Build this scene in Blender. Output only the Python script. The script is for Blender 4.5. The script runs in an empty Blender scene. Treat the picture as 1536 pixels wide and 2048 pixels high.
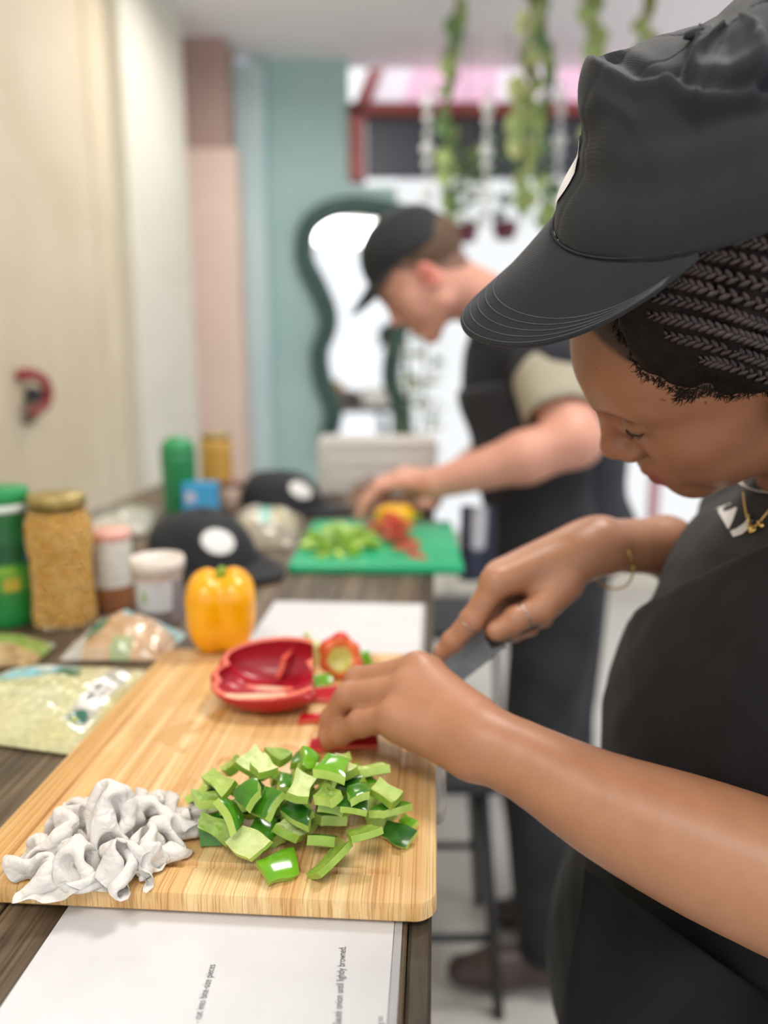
import bpy, bmesh, math, random
import numpy as np
from mathutils import Matrix, Vector

random.seed(7)
RNG = np.random.default_rng(7)
SC = bpy.context.scene
COL = SC.collection
PI = math.pi

# ------------------------------------------------------------------ camera
FPX, PITCH = 1540.0, math.radians(11.02)
CAM = np.array([0.0, 0.0, 1.236])
FW = np.array([0, math.cos(PITCH), -math.sin(PITCH)])
UP = np.array([0, math.sin(PITCH), math.cos(PITCH)])
RT = np.array([1.0, 0, 0])
cam_d = bpy.data.cameras.new('camera')
cam = bpy.data.objects.new('camera', cam_d)
COL.objects.link(cam)
cam.location = CAM
cam.rotation_euler = (PI / 2 - PITCH, 0, 0)
cam_d.sensor_fit = 'VERTICAL'
cam_d.sensor_height = 36
cam_d.lens = FPX / 2048 * 36
cam_d.clip_start = 0.02
cam_d.dof.use_dof = True
cam_d.dof.focus_distance = 0.475
cam_d.dof.aperture_fstop = cam_d.lens * 1e-3 / 0.0108
SC.camera = cam

# ------------------------------------------------------------------ light
SC.view_settings.view_transform = 'Standard'
SC.view_settings.look = 'None'
SC.view_settings.gamma = 1
SC.view_settings.use_curve_mapping = False
SC.view_settings.exposure = 0.0
w = bpy.data.worlds.new('daylight')
SC.world = w
w.use_nodes = True
w.node_tree.nodes['Background'].inputs[0].default_value = (0.96, 0.98, 1.0, 1)
w.node_tree.nodes['Background'].inputs[1].default_value = 1.25

def lamp(name, loc, target, size, power, col):
    d = bpy.data.lights.new(name, 'AREA')
    d.shape = 'RECTANGLE'
    d.size, d.size_y = size
    d.energy = power
    d.color = col
    o = bpy.data.objects.new(name, d)
    o.location = loc
    o.rotation_euler = (Vector(target) - Vector(loc)).to_track_quat('-Z', 'Y').to_euler()
    COL.objects.link(o)
    return o
# ceiling lamps of the room (all above or behind the frame)
lamp('ceiling_lamp', (0.5, 1.15, 2.62), (0.25, 0.95, 0.9), (0.45, 0.45), 22, (1, 0.95, 0.89))
lamp('ceiling_lamp', (-0.3, -0.5, 2.62), (0.0, 0.3, 0.9), (0.9, 0.5), 17, (1, 0.94, 0.87))
lamp('ceiling_lamp', (-0.3, 3.0, 2.62), (-0.3, 2.9, 0.9), (0.5, 0.5), 14, (1, 0.95, 0.88))

# ------------------------------------------------------------------ helpers
def P(px, py, d):
    return CAM + d * (FW + (px - 768) / FPX * RT - (py - 1024) / FPX * UP)
def on(px, py, z):
    r = FW + (px - 768) / FPX * RT - (py - 1024) / FPX * UP
    return CAM + r * ((z - CAM[2]) / r[2])
def on_y(px, py, y):
    r = FW + (px - 768) / FPX * RT - (py - 1024) / FPX * UP
    return CAM + r * (y / r[1])
def proj(V):
    v = np.asarray(V) - CAM
    d = v @ FW
    return np.stack([768 + FPX * (v @ RT) / d, 1024 - FPX * (v @ UP) / d, d], -1)

def lin(c):
    if isinstance(c, str):
        c = [int(c[i:i + 2], 16) / 255 for i in (0, 2, 4)]
    return tuple(((x / 12.92) if x <= 0.04045 else ((x + 0.055) / 1.055) ** 2.4) for x in c)

class NT:
    def __init__(s, name):
        s.m = bpy.data.materials.new(name)
        s.m.use_nodes = True
        s.t = s.m.node_tree
        s.b = s.t.nodes['Principled BSDF']
    def n(s, kind, **kw):
        x = s.t.nodes.new(kind)
        for k, v in kw.items():
            if k in x.inputs.keys() or isinstance(k, int):
                x.inputs[k].default_value = v
            else:
                setattr(x, k, v)
        return x
    def l(s, a, b):
        s.t.links.new(a, b)
    def coords(s, scale=(1, 1, 1), kind='Object', rot=(0, 0, 0)):
        tc = s.n('ShaderNodeTexCoord')
        mp = s.n('ShaderNodeMapping')
        mp.inputs['Scale'].default_value = scale
        mp.inputs['Rotation'].default_value = rot
        s.l(tc.outputs[kind], mp.inputs['Vector'])
        return mp.outputs['Vector']
    def noise(s, vec, scale, detail=3, rough=0.55):
        x = s.n('ShaderNodeTexNoise')
        x.inputs['Scale'].default_value = scale
        x.inputs['Detail'].default_value = detail
        x.inputs['Roughness'].default_value = rough
        s.l(vec, x.inputs['Vector'])
        return x.outputs['Fac']
    def ramp(s, fac, stops):
        r = s.n('ShaderNodeValToRGB')
        e = r.color_ramp.elements
        while len(e) < len(stops):
            e.new(0.5)
        for i, (p, c) in enumerate(stops):
            e[i].position = p
            e[i].color = (*lin(c), 1)
        s.l(fac, r.inputs['Fac'])
        return r.outputs['Color']
    def mix(s, fac, a, b, mode='MIX'):
        x = s.n('ShaderNodeMix', data_type='RGBA', blend_type=mode)
        for i, v in ((0, fac), (6, a), (7, b)):
            if hasattr(v, 'is_linked') or hasattr(v, 'links'):
                s.l(v, x.inputs[i])
            elif i == 0:
                x.inputs[0].default_value = v
            else:
                x.inputs[i].default_value = (*lin(v), 1)
        return x.outputs[2]
    def attr(s, name):
        return s.n('ShaderNodeAttribute', attribute_name=name)
    def bump(s, h, strength, dist=0.001):
        b = s.n('ShaderNodeBump')
        b.inputs['Strength'].default_value = strength
        b.inputs['Distance'].default_value = dist
        s.l(h, b.inputs['Height'])
        s.l(b.outputs['Normal'], s.b.inputs['Normal'])
    def set(s, **kw):
        for k, v in kw.items():
            k = k.replace('_', ' ')
            s.b.inputs[k].default_value = v
        return s

def mat(name, c1, c2=None, rough=0.6, scale=30, bump=0, bscale=None, stretch=(1, 1, 1), lo=0.35, hi=0.65, **kw):
    """plain procedural material: two tones through noise, optional bump"""
    t = NT(name)
    t.set(Roughness=rough, **kw)
    v = t.coords(stretch)
    f = t.noise(v, scale)
    t.l(t.ramp(f, [(lo, c1), (hi, c2 or c1)]), t.b.inputs['Base Color'])
    if bump:
        t.bump(t.noise(v, bscale or scale * 6, 4), bump)
    return t.m

def painted(name, rough=0.5, bump=0, bscale=400, coat=0, spec=0.5, sss=0, trans=0, stretch=(1, 1, 1)):
    """colour comes from the flat print stored in the mesh's colour attribute"""
    t = NT(name)
    t.set(Roughness=rough)
    t.b.inputs['Coat Weight'].default_value = coat
    t.b.inputs['Coat Roughness'].default_value = 0.08
    t.b.inputs['Specular IOR Level'].default_value = spec
    a = t.attr('Col')
    v = t.coords(stretch)
    f = t.noise(v, bscale * 0.3)
    c = t.mix(0.25, a.outputs['Color'], t.ramp(f, [(0.3, '8c8c8c'), (0.7, 'ffffff')]), 'MULTIPLY')
    t.l(c, t.b.inputs['Base Color'])
    if sss:
        t.b.inputs['Subsurface Weight'].default_value = sss
        t.b.inputs['Subsurface Radius'].default_value = (0.012, 0.005, 0.003)
        t.b.inputs['Subsurface Scale'].default_value = 0.4
    if trans:
        t.b.inputs['Transmission Weight'].default_value = trans
    if bump:
        t.bump(t.noise(v, bscale, 4), bump)
    return t.m

def mesh(name, V, Fc, m=None, parent=None, smooth=True, idx=None, col=None, loc=None):
    me = bpy.data.meshes.new(name)
    V = np.asarray(V, dtype=float)
    me.from_pydata(V.tolist(), [], [tuple(int(i) for i in f) for f in Fc])
    ms = m if isinstance(m, (list, tuple)) else [m]
    for x in ms:
        if x:
            me.materials.append(x)
    if idx is not None:
        me.polygons.foreach_set('material_index', np.asarray(idx, dtype=np.int32))
    if smooth is not None:
        me.polygons.foreach_set('use_smooth', np.full(len(me.polygons), bool(smooth)))
    if col is not None:
        a = me.color_attributes.new('Col', 'FLOAT_COLOR', 'POINT')
        c = np.ones((len(V), 4), dtype=np.float32)
        c[:, :3] = col
        a.data.foreach_set('color', c.ravel())
    me.update()
    o = bpy.data.objects.new(name, me)
    COL.objects.link(o)
    if parent:
        adopt(o, parent)
    if loc is not None:
        o.location = loc
    return o

def world_of(o):
    m = o.matrix_basis.copy()
    if o.parent:
        m = world_of(o.parent) @ o.matrix_parent_inverse @ m
    return m
def adopt(o, parent, keep=True):
    o.parent = parent
    if keep:
        o.matrix_parent_inverse = world_of(parent).inverted()

def tag(o, label=None, cat=None, group=None, kind=None):
    if label: o['label'] = label
    if cat: o['category'] = cat
    if group: o['group'] = group
    if kind: o['kind'] = kind
    return o
def thing(name, label, cat, loc=(0, 0, 0), group=None):
    o = bpy.data.objects.new(name, None)
    o.empty_display_size = 0.02
    o.location = loc
    COL.objects.link(o)
    return tag(o, label, cat, group)
def structure(o):
    o['kind'] = 'structure'
    return o

def box_vf(lo, hi):
    x0, y0, z0 = lo; x1, y1, z1 = hi
    V = [(x0, y0, z0), (x1, y0, z0), (x1, y1, z0), (x0, y1, z0), (x0, y0, z1), (x1, y0, z1), (x1, y1, z1), (x0, y1, z1)]
    return V, [(3, 2, 1, 0), (4, 5, 6, 7), (0, 1, 5, 4), (1, 2, 6, 5), (2, 3, 7, 6), (3, 0, 4, 7)]
def box(name, lo, hi, m, parent=None, bev=0, segs=2, mtx=None):
    bm = bmesh.new()
    V, Fc = box_vf(lo, hi)
    vs = [bm.verts.new(v) for v in V]
    for f in Fc:
        bm.faces.new([vs[i] for i in f])
    if bev:
        bmesh.ops.bevel(bm, geom=bm.edges[:], offset=bev, segments=segs, affect='EDGES', profile=0.5)
    me = bpy.data.meshes.new(name)
    bm.to_mesh(me); bm.free()
    me.materials.append(m)
    o = bpy.data.objects.new(name, me)
    COL.objects.link(o)
    if mtx is not None:
        o.matrix_basis = mtx
    if parent:
        adopt(o, parent)
    return o

def grid_faces(nu, nv, wrap=False, off=0):
    Fc = []
    for i in range(nv - 1):
        for j in range(nu if wrap else nu - 1):
            k = (j + 1) % nu
            Fc.append((off + i * nu + j, off + i * nu + k, off + (i + 1) * nu + k, off + (i + 1) * nu + j))
    return Fc
def lathe_vf(prof, n=40, c=(0, 0, 0)):
    V = []
    for r, z in prof:
        for j in range(n):
            a = 2 * PI * j / n
            V.append((c[0] + r * math.cos(a), c[1] + r * math.sin(a), c[2] + z))
    Fc = grid_faces(n, len(prof), True)
    Fc.append(tuple(range(n))[::-1])
    b = (len(prof) - 1) * n
    Fc.append(tuple(range(b, b + n)))
    return V, Fc
def smooth_path(pts, n):
    pts = np.asarray(pts, float)
    if len(pts) < 3:
        t = np.linspace(0, 1, n)[:, None]
        return pts[0] * (1 - t) + pts[-1] * t
    ext = np.vstack([2 * pts[0] - pts[1], pts, 2 * pts[-1] - pts[-2]])
    out = []
    for s in np.linspace(0, len(pts) - 1 - 1e-6, n):
        i = int(s); t = s - i
        p0, p1, p2, p3 = ext[i], ext[i + 1], ext[i + 2], ext[i + 3]
        out.append(0.5 * (2 * p1 + (p2 - p0) * t + (2 * p0 - 5 * p1 + 4 * p2 - p3) * t * t + (3 * p1 - p0 - 3 * p2 + p3) * t ** 3))
    return np.array(out)
def tube_vf(pts, r, n=8, off=0):
    pts = np.asarray(pts, float)
    m = len(pts)
    r = np.full(m, r) if np.isscalar(r) else np.asarray(r)
    tg = np.gradient(pts, axis=0)
    tg /= np.linalg.norm(tg, axis=1)[:, None] + 1e-12
    a = np.cross(tg[0], (0, 0, 1.0))
    if np.linalg.norm(a) < 0.1:
        a = np.cross(tg[0], (0, 1.0, 0))
    V = []
    for i in range(m):
        a = a - tg[i] * (a @ tg[i]); a /= np.linalg.norm(a) + 1e-12
        b = np.cross(tg[i], a)
        for j in range(n):
            t = 2 * PI * j / n
            V.append(pts[i] + r[i] * (a * math.cos(t) + b * math.sin(t)))
    Fc = grid_faces(n, m, True, off)
    Fc.append(tuple(off + j for j in range(n))[::-1])
    Fc.append(tuple(off + (m - 1) * n + j for j in range(n)))
    return V, Fc
def tube(name, pts, r, m, parent=None, n=8):
    V, Fc = tube_vf(pts, r, n)
    return mesh(name, V, Fc, m, parent)
def lathe(name, prof, m, parent=None, n=40, c=(0, 0, 0)):
    V, Fc = lathe_vf(prof, n, c)
    return mesh(name, V, Fc, m, parent)

def vnoise(Q, freq, seed=0):
    """value noise in numpy, -1..1"""
    q = np.asarray(Q) * freq + seed * 17.3
    i = np.floor(q).astype(np.int64)
    f = q - i
    f = f * f * (3 - 2 * f)
    def h(x, y, z):
        n = (x * 374761393 + y * 668265263 + z * 2147483647 + seed * 144269) & 0xffffffff
        n = ((n ^ (n >> 13)) * 1274126177) & 0xffffffff
        return ((n ^ (n >> 16)) & 0xffff) / 32767.5 - 1
    r = 0
    for dx in (0, 1):
        for dy in (0, 1):
            for dz in (0, 1):
                wgt = (f[..., 0] if dx else 1 - f[..., 0]) * (f[..., 1] if dy else 1 - f[..., 1]) * (f[..., 2] if dz else 1 - f[..., 2])
                r = r + wgt * h(i[..., 0] + dx, i[..., 1] + dy, i[..., 2] + dz)
    return r
def folds(Q, freq, seed, n=4):
    """sum of warped triangle waves: sharp paper-like creases, about -1..1"""
    g = np.random.default_rng(seed)
    r = 0
    wq = np.stack([vnoise(Q, freq * 0.5, seed + k) for k in range(3)], -1) * (0.55 / freq)
    for k in range(n):
        d = g.normal(size=3); d /= np.linalg.norm(d)
        s = (Q + wq) @ d * freq + g.random() * 9
        r = r + (np.abs((s % 2) - 1) * 2 - 1)
    return r / n

# ------------------------------------------------------------------ implicit surfaces
def cone(a, b, ra, rb=None, k=0.01, op='u', tag_=0):
    return dict(t='c', a=np.asarray(a, float), b=np.asarray(b, float), ra=ra, rb=ra if rb is None else rb, k=k, op=op)
def ell(c, r, M=None, k=0.01, op='u'):
    return dict(t='e', c=np.asarray(c, float), r=np.asarray(r, float), M=None if M is None else np.asarray(M, float), k=k, op=op)
def ball(c, r, k=0.01, op='u'):
    return ell(c, (r, r, r), None, k, op)
def plane(c, n, k=0.0, op='i'):
    n = np.asarray(n, float)
    return dict(t='p', c=np.asarray(c, float), n=n / np.linalg.norm(n), k=k, op=op)
def pd(p, X):
    if p['t'] == 'c':
        ab = p['b'] - p['a']
        t = np.clip((X - p['a']) @ ab / max(ab @ ab, 1e-12), 0, 1)
        d = np.linalg.norm(X - p['a'] - t[..., None] * ab, axis=-1)
        return d - (p['ra'] + t * (p['rb'] - p['ra']))
    if p['t'] == 'e':
        q = X - p['c']
        if p['M'] is not None:
            q = q @ p['M']
        k0 = np.linalg.norm(q / p['r'], axis=-1)
        k1 = np.linalg.norm(q / p['r'] ** 2, axis=-1)
        return np.where(k1 > 1e-9, k0 * (k0 - 1) / np.maximum(k1, 1e-9), -p['r'].min())
    return (X - p['c']) @ p['n']
def field(prims, X, near=None):
    f = np.full(X.shape[:-1], 1.0)
    for j, p in enumerate(prims):
        if near is not None and not near[j]:
            continue
        d = pd(p, X)
        k = max(p['k'], 1e-6)
        if p['op'] == 'u':
            h = np.maximum(k - np.abs(f - d), 0) / k
            f = np.minimum(f, d) - h * h * k * 0.25
        else:
            e = -d if p['op'] == 's' else d
            h = np.maximum(k - np.abs(f - e), 0) / k
            f = np.maximum(f, e) + h * h * k * 0.25
    return f
def poly(prims, h, lo, hi, disp=None, n=16, amp=0.0):
    """naive surface nets over the blocks the surface passes through"""
    lo = np.asarray(lo, float); hi = np.asarray(hi, float)
    nb = np.ceil((hi - lo) / (h * n)).astype(int)
    B = np.stack(np.meshgrid(*[np.arange(k) for k in nb], indexing='ij'), -1).reshape(-1, 3)
    Cn = lo + (B + 0.5) * n * h
    f = field(prims, Cn)
    R = n * h * 0.9 + 2 * h + amp
    keep = np.abs(f) < R * 1.7
    D = np.stack([pd(p, Cn) for p in prims], 1)
    near = np.stack([(D[:, j] < R * 1.7 + p['k']) | (p['op'] == 'i') for j, p in enumerate(prims)], 1)
    loc = np.arange(-1, n + 1)
    G = np.stack(np.meshgrid(loc, loc, loc, indexing='ij'), -1)
    keys, pos, quads = [], [], []
    S = 1 << 20
    corner = np.array([[i, j, k] for i in (0, 1) for j in (0, 1) for k in (0, 1)])
    eds = [(a, b) for a in range(8) for b in range(a + 1, 8) if np.abs(corner[a] - corner[b]).sum() == 1]
    def key(c):
        c = c + 8
        return (c[..., 0] * S + c[..., 1]) * S + c[..., 2]
    for bi in np.nonzero(keep)[0]:
        g = G + B[bi] * n
        X = lo + g * h
        F = field(prims, X, near[bi])
        if disp is not None:
            F = F + disp(X)
        s = F < 0
        if s.all() or not s.any():
            continue
        cs = np.stack([s[c[0]:c[0] + n + 1, c[1]:c[1] + n + 1, c[2]:c[2] + n + 1] for c in corner], -1)
        cnt = cs.sum(-1)
        act = np.argwhere((cnt > 0) & (cnt < 8))
        if len(act) == 0:
            continue
        fv = np.stack([F[act[:, 0] + c[0], act[:, 1] + c[1], act[:, 2] + c[2]] for c in corner], -1)
        acc = np.zeros((len(act), 3)); num = np.zeros(len(act))
        for a, b in eds:
            cr = (fv[:, a] < 0) != (fv[:, b] < 0)
            den = fv[:, a] - fv[:, b]
            t = np.where(cr, fv[:, a] / np.where(np.abs(den) < 1e-12, 1, den), 0)
            p = corner[a] + t[:, None] * (corner[b] - corner[a])
            acc += p * cr[:, None]; num += cr
        gc = act - 1 + B[bi] * n
        keys.append(key(gc)); pos.append(lo + (gc + acc / num[:, None]) * h)
        for ax in range(3):
            o = [0, 0, 0]; o[ax] = 1
            s0 = s[1:n + 1, 1:n + 1, 1:n + 1]
            s1 = s[1 + o[0]:n + 1 + o[0], 1 + o[1]:n + 1 + o[1], 1 + o[2]:n + 1 + o[2]]
            e = np.argwhere(s0 != s1)
            if len(e) == 0:
                continue
            sg = s0[e[:, 0], e[:, 1], e[:, 2]]
            pt = e + B[bi] * n
            b_, c_ = np.eye(3, dtype=int)[(ax + 1) % 3], np.eye(3, dtype=int)[(ax + 2) % 3]
            q = np.stack([key(pt), key(pt - b_), key(pt - b_ - c_), key(pt - c_)], 1)
            q[~sg] = q[~sg][:, ::-1]
            quads.append(q)
    keys = np.concatenate(keys); pos = np.concatenate(pos); quads = np.concatenate(quads)
    uk, first = np.unique(keys, return_index=True)
    V = pos[first]
    ix = np.searchsorted(uk, quads)
    ix = np.minimum(ix, len(uk) - 1)
    ok = (uk[ix] == quads).all(1)
    return V, ix[ok]
def relax(V, Fc, it=1, lam=0.5):
    E = np.concatenate([Fc[:, [0, 1]], Fc[:, [1, 2]], Fc[:, [2, 3]], Fc[:, [3, 0]]])
    for _ in range(it):
        acc = np.zeros_like(V); c = np.zeros(len(V))
        np.add.at(acc, E[:, 0], V[E[:, 1]]); np.add.at(c, E[:, 0], 1)
        np.add.at(acc, E[:, 1], V[E[:, 0]]); np.add.at(c, E[:, 1], 1)
        V = V + lam * (acc / np.maximum(c, 1)[:, None] - V)
    return V
def vnormals(V, Fc):
    N = np.cross(V[Fc[:, 2]] - V[Fc[:, 0]], V[Fc[:, 3]] - V[Fc[:, 1]])
    o = np.zeros_like(V)
    for k in range(4):
        np.add.at(o, Fc[:, k], N)
    return o / (np.linalg.norm(o, axis=1)[:, None] + 1e-12)
def bbox_of(prims, pad=0.01):
    lo = np.full(3, 1e9); hi = -lo
    for p in prims:
        if p['op'] != 'u':
            continue
        if p['t'] == 'c':
            pts = [(p['a'], p['ra']), (p['b'], p['rb'])]
        else:
            pts = [(p['c'], p['r'].max() if p['M'] is not None else p['r'])]
        for c, r in pts:
            lo = np.minimum(lo, c - r - pad); hi = np.maximum(hi, c + r + pad)
    return lo, hi
def implicit(name, prims, h, m, parent=None, disp=None, amp=0.0, it=1, colf=None):
    lo, hi = bbox_of(prims, 0.006 + amp)
    V, Fc = poly(prims, h, lo, hi, disp, amp=amp)
    V = relax(V, Fc, it, 0.5)
    return mesh(name, V, Fc, m, parent, col=colf(V) if colf else None), V, Fc

# ------------------------------------------------------------------ the room
TA = math.radians(3.79)                       # the long table runs along D
D = np.array([math.sin(TA), math.cos(TA), 0]); W = np.array([math.cos(TA), -math.sin(TA), 0])
TZ, BT = 0.900, 0.0165
O = on(874, 1809, TZ + BT); O[2] = 0
def tp(u, v, z=0.0):
    return O + W * u + D * v + np.array([0, 0, z])
MT = Matrix(((W[0], D[0], 0, O[0]), (W[1], D[1], 0, O[1]), (0, 0, 1, 0), (0, 0, 0, 1)))   # table frame -> world
MTI = MT.inverted()

M_cream = mat('cream_paint', 'cfc1a6', 'd8ccb4', 0.7, 3)
M_white = mat('white_paint', 'e2dfd2', 'dad7ca', 0.6, 3)
M_pink = mat('pink_plaster', 'dfc8bd', 'd8c1b6', 0.8, 2)
M_pinkshade = mat('shaded_pink_plaster', 'a58a83', 'ad938b', 0.8, 2)
M_teal = mat('teal_paint', '9dbcba', 'a6c3c0', 0.75, 2)
M_paleblue = mat('pale_blue_paint', 'b7cdd2', 'bdd2d4', 0.7, 3)
M_ceil = mat('ceiling_paint', 'efecf1', 'f2eff4', 0.85, 2)
M_floor = mat('pale_concrete', 'c9c6c0', 'd2cfca', 0.45, 5, lo=0.3, hi=0.7)
M_red = mat('dark_red_paint', '9a4a48', '8f4040', 0.45, 10)
M_darkglass = mat('dark_sign_panel', '3c3f4c', '444755', 0.4, 3)

structure(box('floor', (-2.2, -2.5, -0.06), (4.0, 4.6, 0), M_floor))
structure(box('ceiling', (-2.2, -0.9, 2.70), (4.0, 4.27, 2.78), M_ceil))
U0 = -1.19
wl = structure(box('wall_left', (U0 - 0.1, -1.5, 0), (U0, 3.3, 2.7), M_cream, mtx=MT))
tl = structure(box('trim_1', (U0 - 0.02, 2.52, 0), (U0 + 0.06, 3.22, 2.7), M_white, bev=0.008, mtx=MT))
structure(box('trim_2', (U0 - 0.02, 2.30, 0), (U0 + 0.018, 2.47, 2.7), M_cream, bev=0.006, mtx=MT))
structure(box('baseboard_left', (U0 - 0.01, -1.5, 0), (U0 + 0.015, 2.30, 0.12), M_white, bev=0.004, mtx=MT))
# door in the left wall with its red handle
dr = structure(box('door_1', (U0 - 0.02, 1.40, 0.01), (U0 + 0.022, 2.28, 2.62), M_cream, bev=0.004, mtx=MT))
hc = P(66, 782, 2.02)
def wall_pt(px, py, lift):
    r = FW + (px - 768) / FPX * RT - (py - 1024) / FPX * UP
    t = ((tp(U0 + lift, 0) - CAM) @ W) / (r @ W)
    return CAM + t * r
hk = [wall_pt(x, y, l) for x, y, l in ((38, 752, .03), (62, 748, .06), (88, 762, .075), (96, 790, .075), (86, 815, .065), (60, 826, .05))]
tube('handle', smooth_path(hk, 24), np.linspace(0.017, 0.012, 24), mat('red_enamel', '9c3438', '8a2c30', 0.4), dr, 12)
lk = [wall_pt(68, 790, .018), wall_pt(68, 790, .05)]
tube('lock', lk, 0.024, mat('dark_iron', '3a3636', '2c2a2a', 0.4), dr, 16)
tube('backplate', [wall_pt(52, 828, .02), wall_pt(52, 828, .034)], 0.03, mat('aged_brass', '8d8578', '7d7668', 0.4, Metallic=0.5), dr, 16)

YB = 4.15
xa = lambda px, y=YB: on_y(px, 740, y)[0]
za = lambda py, y=YB: on_y(768, py, y)[2]
# pink pier in front of the teal wall, soffit shadow painted as a darker band at its head
structure(box('wall_pier', (-2.2, 3.88, 0), (xa(486, 3.88), 4.12, za(296, 3.88)), M_pink))
structure(box('wall_pier_head', (-2.2, 3.875, za(296, 3.88)), (xa(474, 3.88), 4.12, 2.70), M_pinkshade))
structure(box('trim_3', (xa(478), 4.06, 0), (xa(545), 4.17, 2.66), M_paleblue, bev=0.01))
structure(box('wall_back', (xa(520), YB, 0), (xa(792), YB + 0.12, za(372)), M_teal))
structure(box('wall_back_upper', (xa(520), YB, za(372)), (xa(700), YB + 0.12, 2.70), M_teal))
structure(box('wall_back_sill', (xa(792), YB, 0), (4.0, YB + 0.12, 0.30), M_white))

# shop window: red frame, glass, dark sign band, striped awning outside
win = structure(box('window_1', (xa(702), YB - 0.03, za(362)), (xa(732), YB + 0.10, za(212)), M_red, bev=0.006))
def wpart(name, lo, hi, m, bev=0.004):
    o = box(name, lo, hi, m, win, bev)
    return o
wpart('rail', (xa(702), YB - 0.03, za(232)), (xa(1200), YB + 0.10, za(207)), M_red)
for px in (1170, 1330):
    wpart('mullion', (xa(px) - 0.02, YB, 0.3), (xa(px) + 0.02, YB + 0.08, za(232)), mat('rose_paint', 'c88a98', 'bf8090', 0.5))
wpart('sign_panel', (xa(734), YB + 0.03, za(352)), (xa(1200), YB + 0.07, za(232)), M_darkglass)
gl = NT('window_glass'); gl.set(Roughness=0.0, Transmission_Weight=1.0, IOR=1.02)
wpart('pane', (xa(792), YB + 0.045, 0.3), (xa(1330), YB + 0.050, za(352)), gl.m, 0)
wpart('pane', (xa(1330), YB + 0.045, 0.3), (2.9, YB + 0.050, za(232)), gl.m, 0)

# awning outside: sloped pink canvas, each stripe a panel, with red arms
aw = thing('awning', 'pink and white striped awning outside the shop window with a red arm', 'awning', (xa(900), 4.6, za(212)))
def canvas(name, c):
    t = NT(name); t.t.nodes.remove(t.b)
    a = t.n('ShaderNodeBsdfDiffuse'); b = t.n('ShaderNodeBsdfTranslucent'); mx = t.n('ShaderNodeMixShader')
    for q in (a, b): q.inputs['Color'].default_value = (*lin(c), 1)
    mx.inputs[0].default_value = 0.6; t.l(a.outputs[0], mx.inputs[1]); t.l(b.outputs[0], mx.inputs[2])
    t.l(mx.outputs[0], t.t.nodes['Material Output'].inputs['Surface']); return t.m
M_awp = canvas('pink_canvas', 'fddfee'); M_aww = canvas('white_canvas', 'fdf6fa')
y0, z0, y1, z1 = 4.30, za(214), 5.0, za(92) + 0.26
xs = np.linspace(xa(735), xa(1235), 9)
for i in range(8):
    a, b = xs[i], xs[i + 1] - 0.004
    s0, s1 = 0.12, 0.12
    V = [(a, y0, z0), (b, y0, z0), (b + s1, y1, z1), (a + s0, y1, z1)]
    V = V + [(x, y, z + 0.01) for x, y, z in V]
    mesh('stripe', V, [(3, 2, 1, 0), (4, 5, 6, 7), (0, 1, 5, 4), (1, 2, 6, 5), (2, 3, 7, 6), (3, 0, 4, 7)], (M_awp, M_aww)[(i in (0, 4, 5))], aw, False)
tube('arm', [(xa(716), 4.28, za(225)), (xa(722) + 0.11, 5.0, z1 + 0.02)], 0.045, M_red, aw, 8)
tube('arm', [(xs[-1], 4.28, za(225)), (xs[-1] + 0.12, 5.0, z1 + 0.02)], 0.03, M_red, aw, 8)

# wavy green mirror on the teal wall
mir = thing('wavy_mirror', 'tall wavy mirror in a thick dark green frame on the teal wall', 'mirror', (xa(690), YB - 0.05, za(640)))
lp = [(770, 400), (705, 392), (640, 408), (598, 450), (592, 520), (622, 585), (640, 640), (622, 700), (628, 760), (650, 820), (640, 880), (660, 930)]
rp = [(770, 930), (815, 880), (822, 820), (800, 760), (806, 700), (822, 640), (830, 585), (838, 520), (835, 450), (815, 412)]
loop = smooth_path([on_y(x, y, YB - 0.05) for x, y in lp + rp + [lp[0]]], 140)[:-1]
cen = loop.mean(0)
Vm = []
nl = len(loop)
tg = np.roll(loop, -1, 0) - np.roll(loop, 1, 0)
nr = np.stack([tg[:, 2], 0 * tg[:, 0], -tg[:, 0]], 1); nr /= np.linalg.norm(nr, axis=1)[:, None]
if ((loop - cen) * nr).sum() > 0: nr = -nr
sec = [(-0.002, 0.05), (0.0, 0.0), (0.018, -0.02), (0.06, -0.02), (0.095, 0.0), (0.10, 0.05)]
for q in range(nl):
    for a, b in sec:
        Vm.append(loop[q] + nr[q] * a + np.array([0, b - 0.01, 0]))
ns = len(sec)
Fm = [(q * ns + j, q * ns + (j + 1) % ns, ((q + 1) % nl) * ns + (j + 1) % ns, ((q + 1) % nl) * ns + j) for q in range(nl) for j in range(ns)]
mesh('frame', Vm, Fm, mat('dark_green_lacquer', '33504c', '2b4644', 0.45, 8), mir)
gv = [loop[q] + nr[q] * 0.05 + np.array([0, 0.0, 0]) for q in range(nl)]
gm = NT('mirror_glass'); gm.set(Metallic=1.0, Roughness=0.03, Base_Color=(0.93, 0.95, 0.97, 1))
mesh('mirror_glass', gv + [g + np.array([0, 0.012, 0]) for g in gv], [tuple(range(nl)), tuple(range(nl, 2 * nl))[::-1]] + [(i, (i + 1) % nl, nl + (i + 1) % nl, nl + i) for i in range(nl)], gm.m, mir, False)

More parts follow.
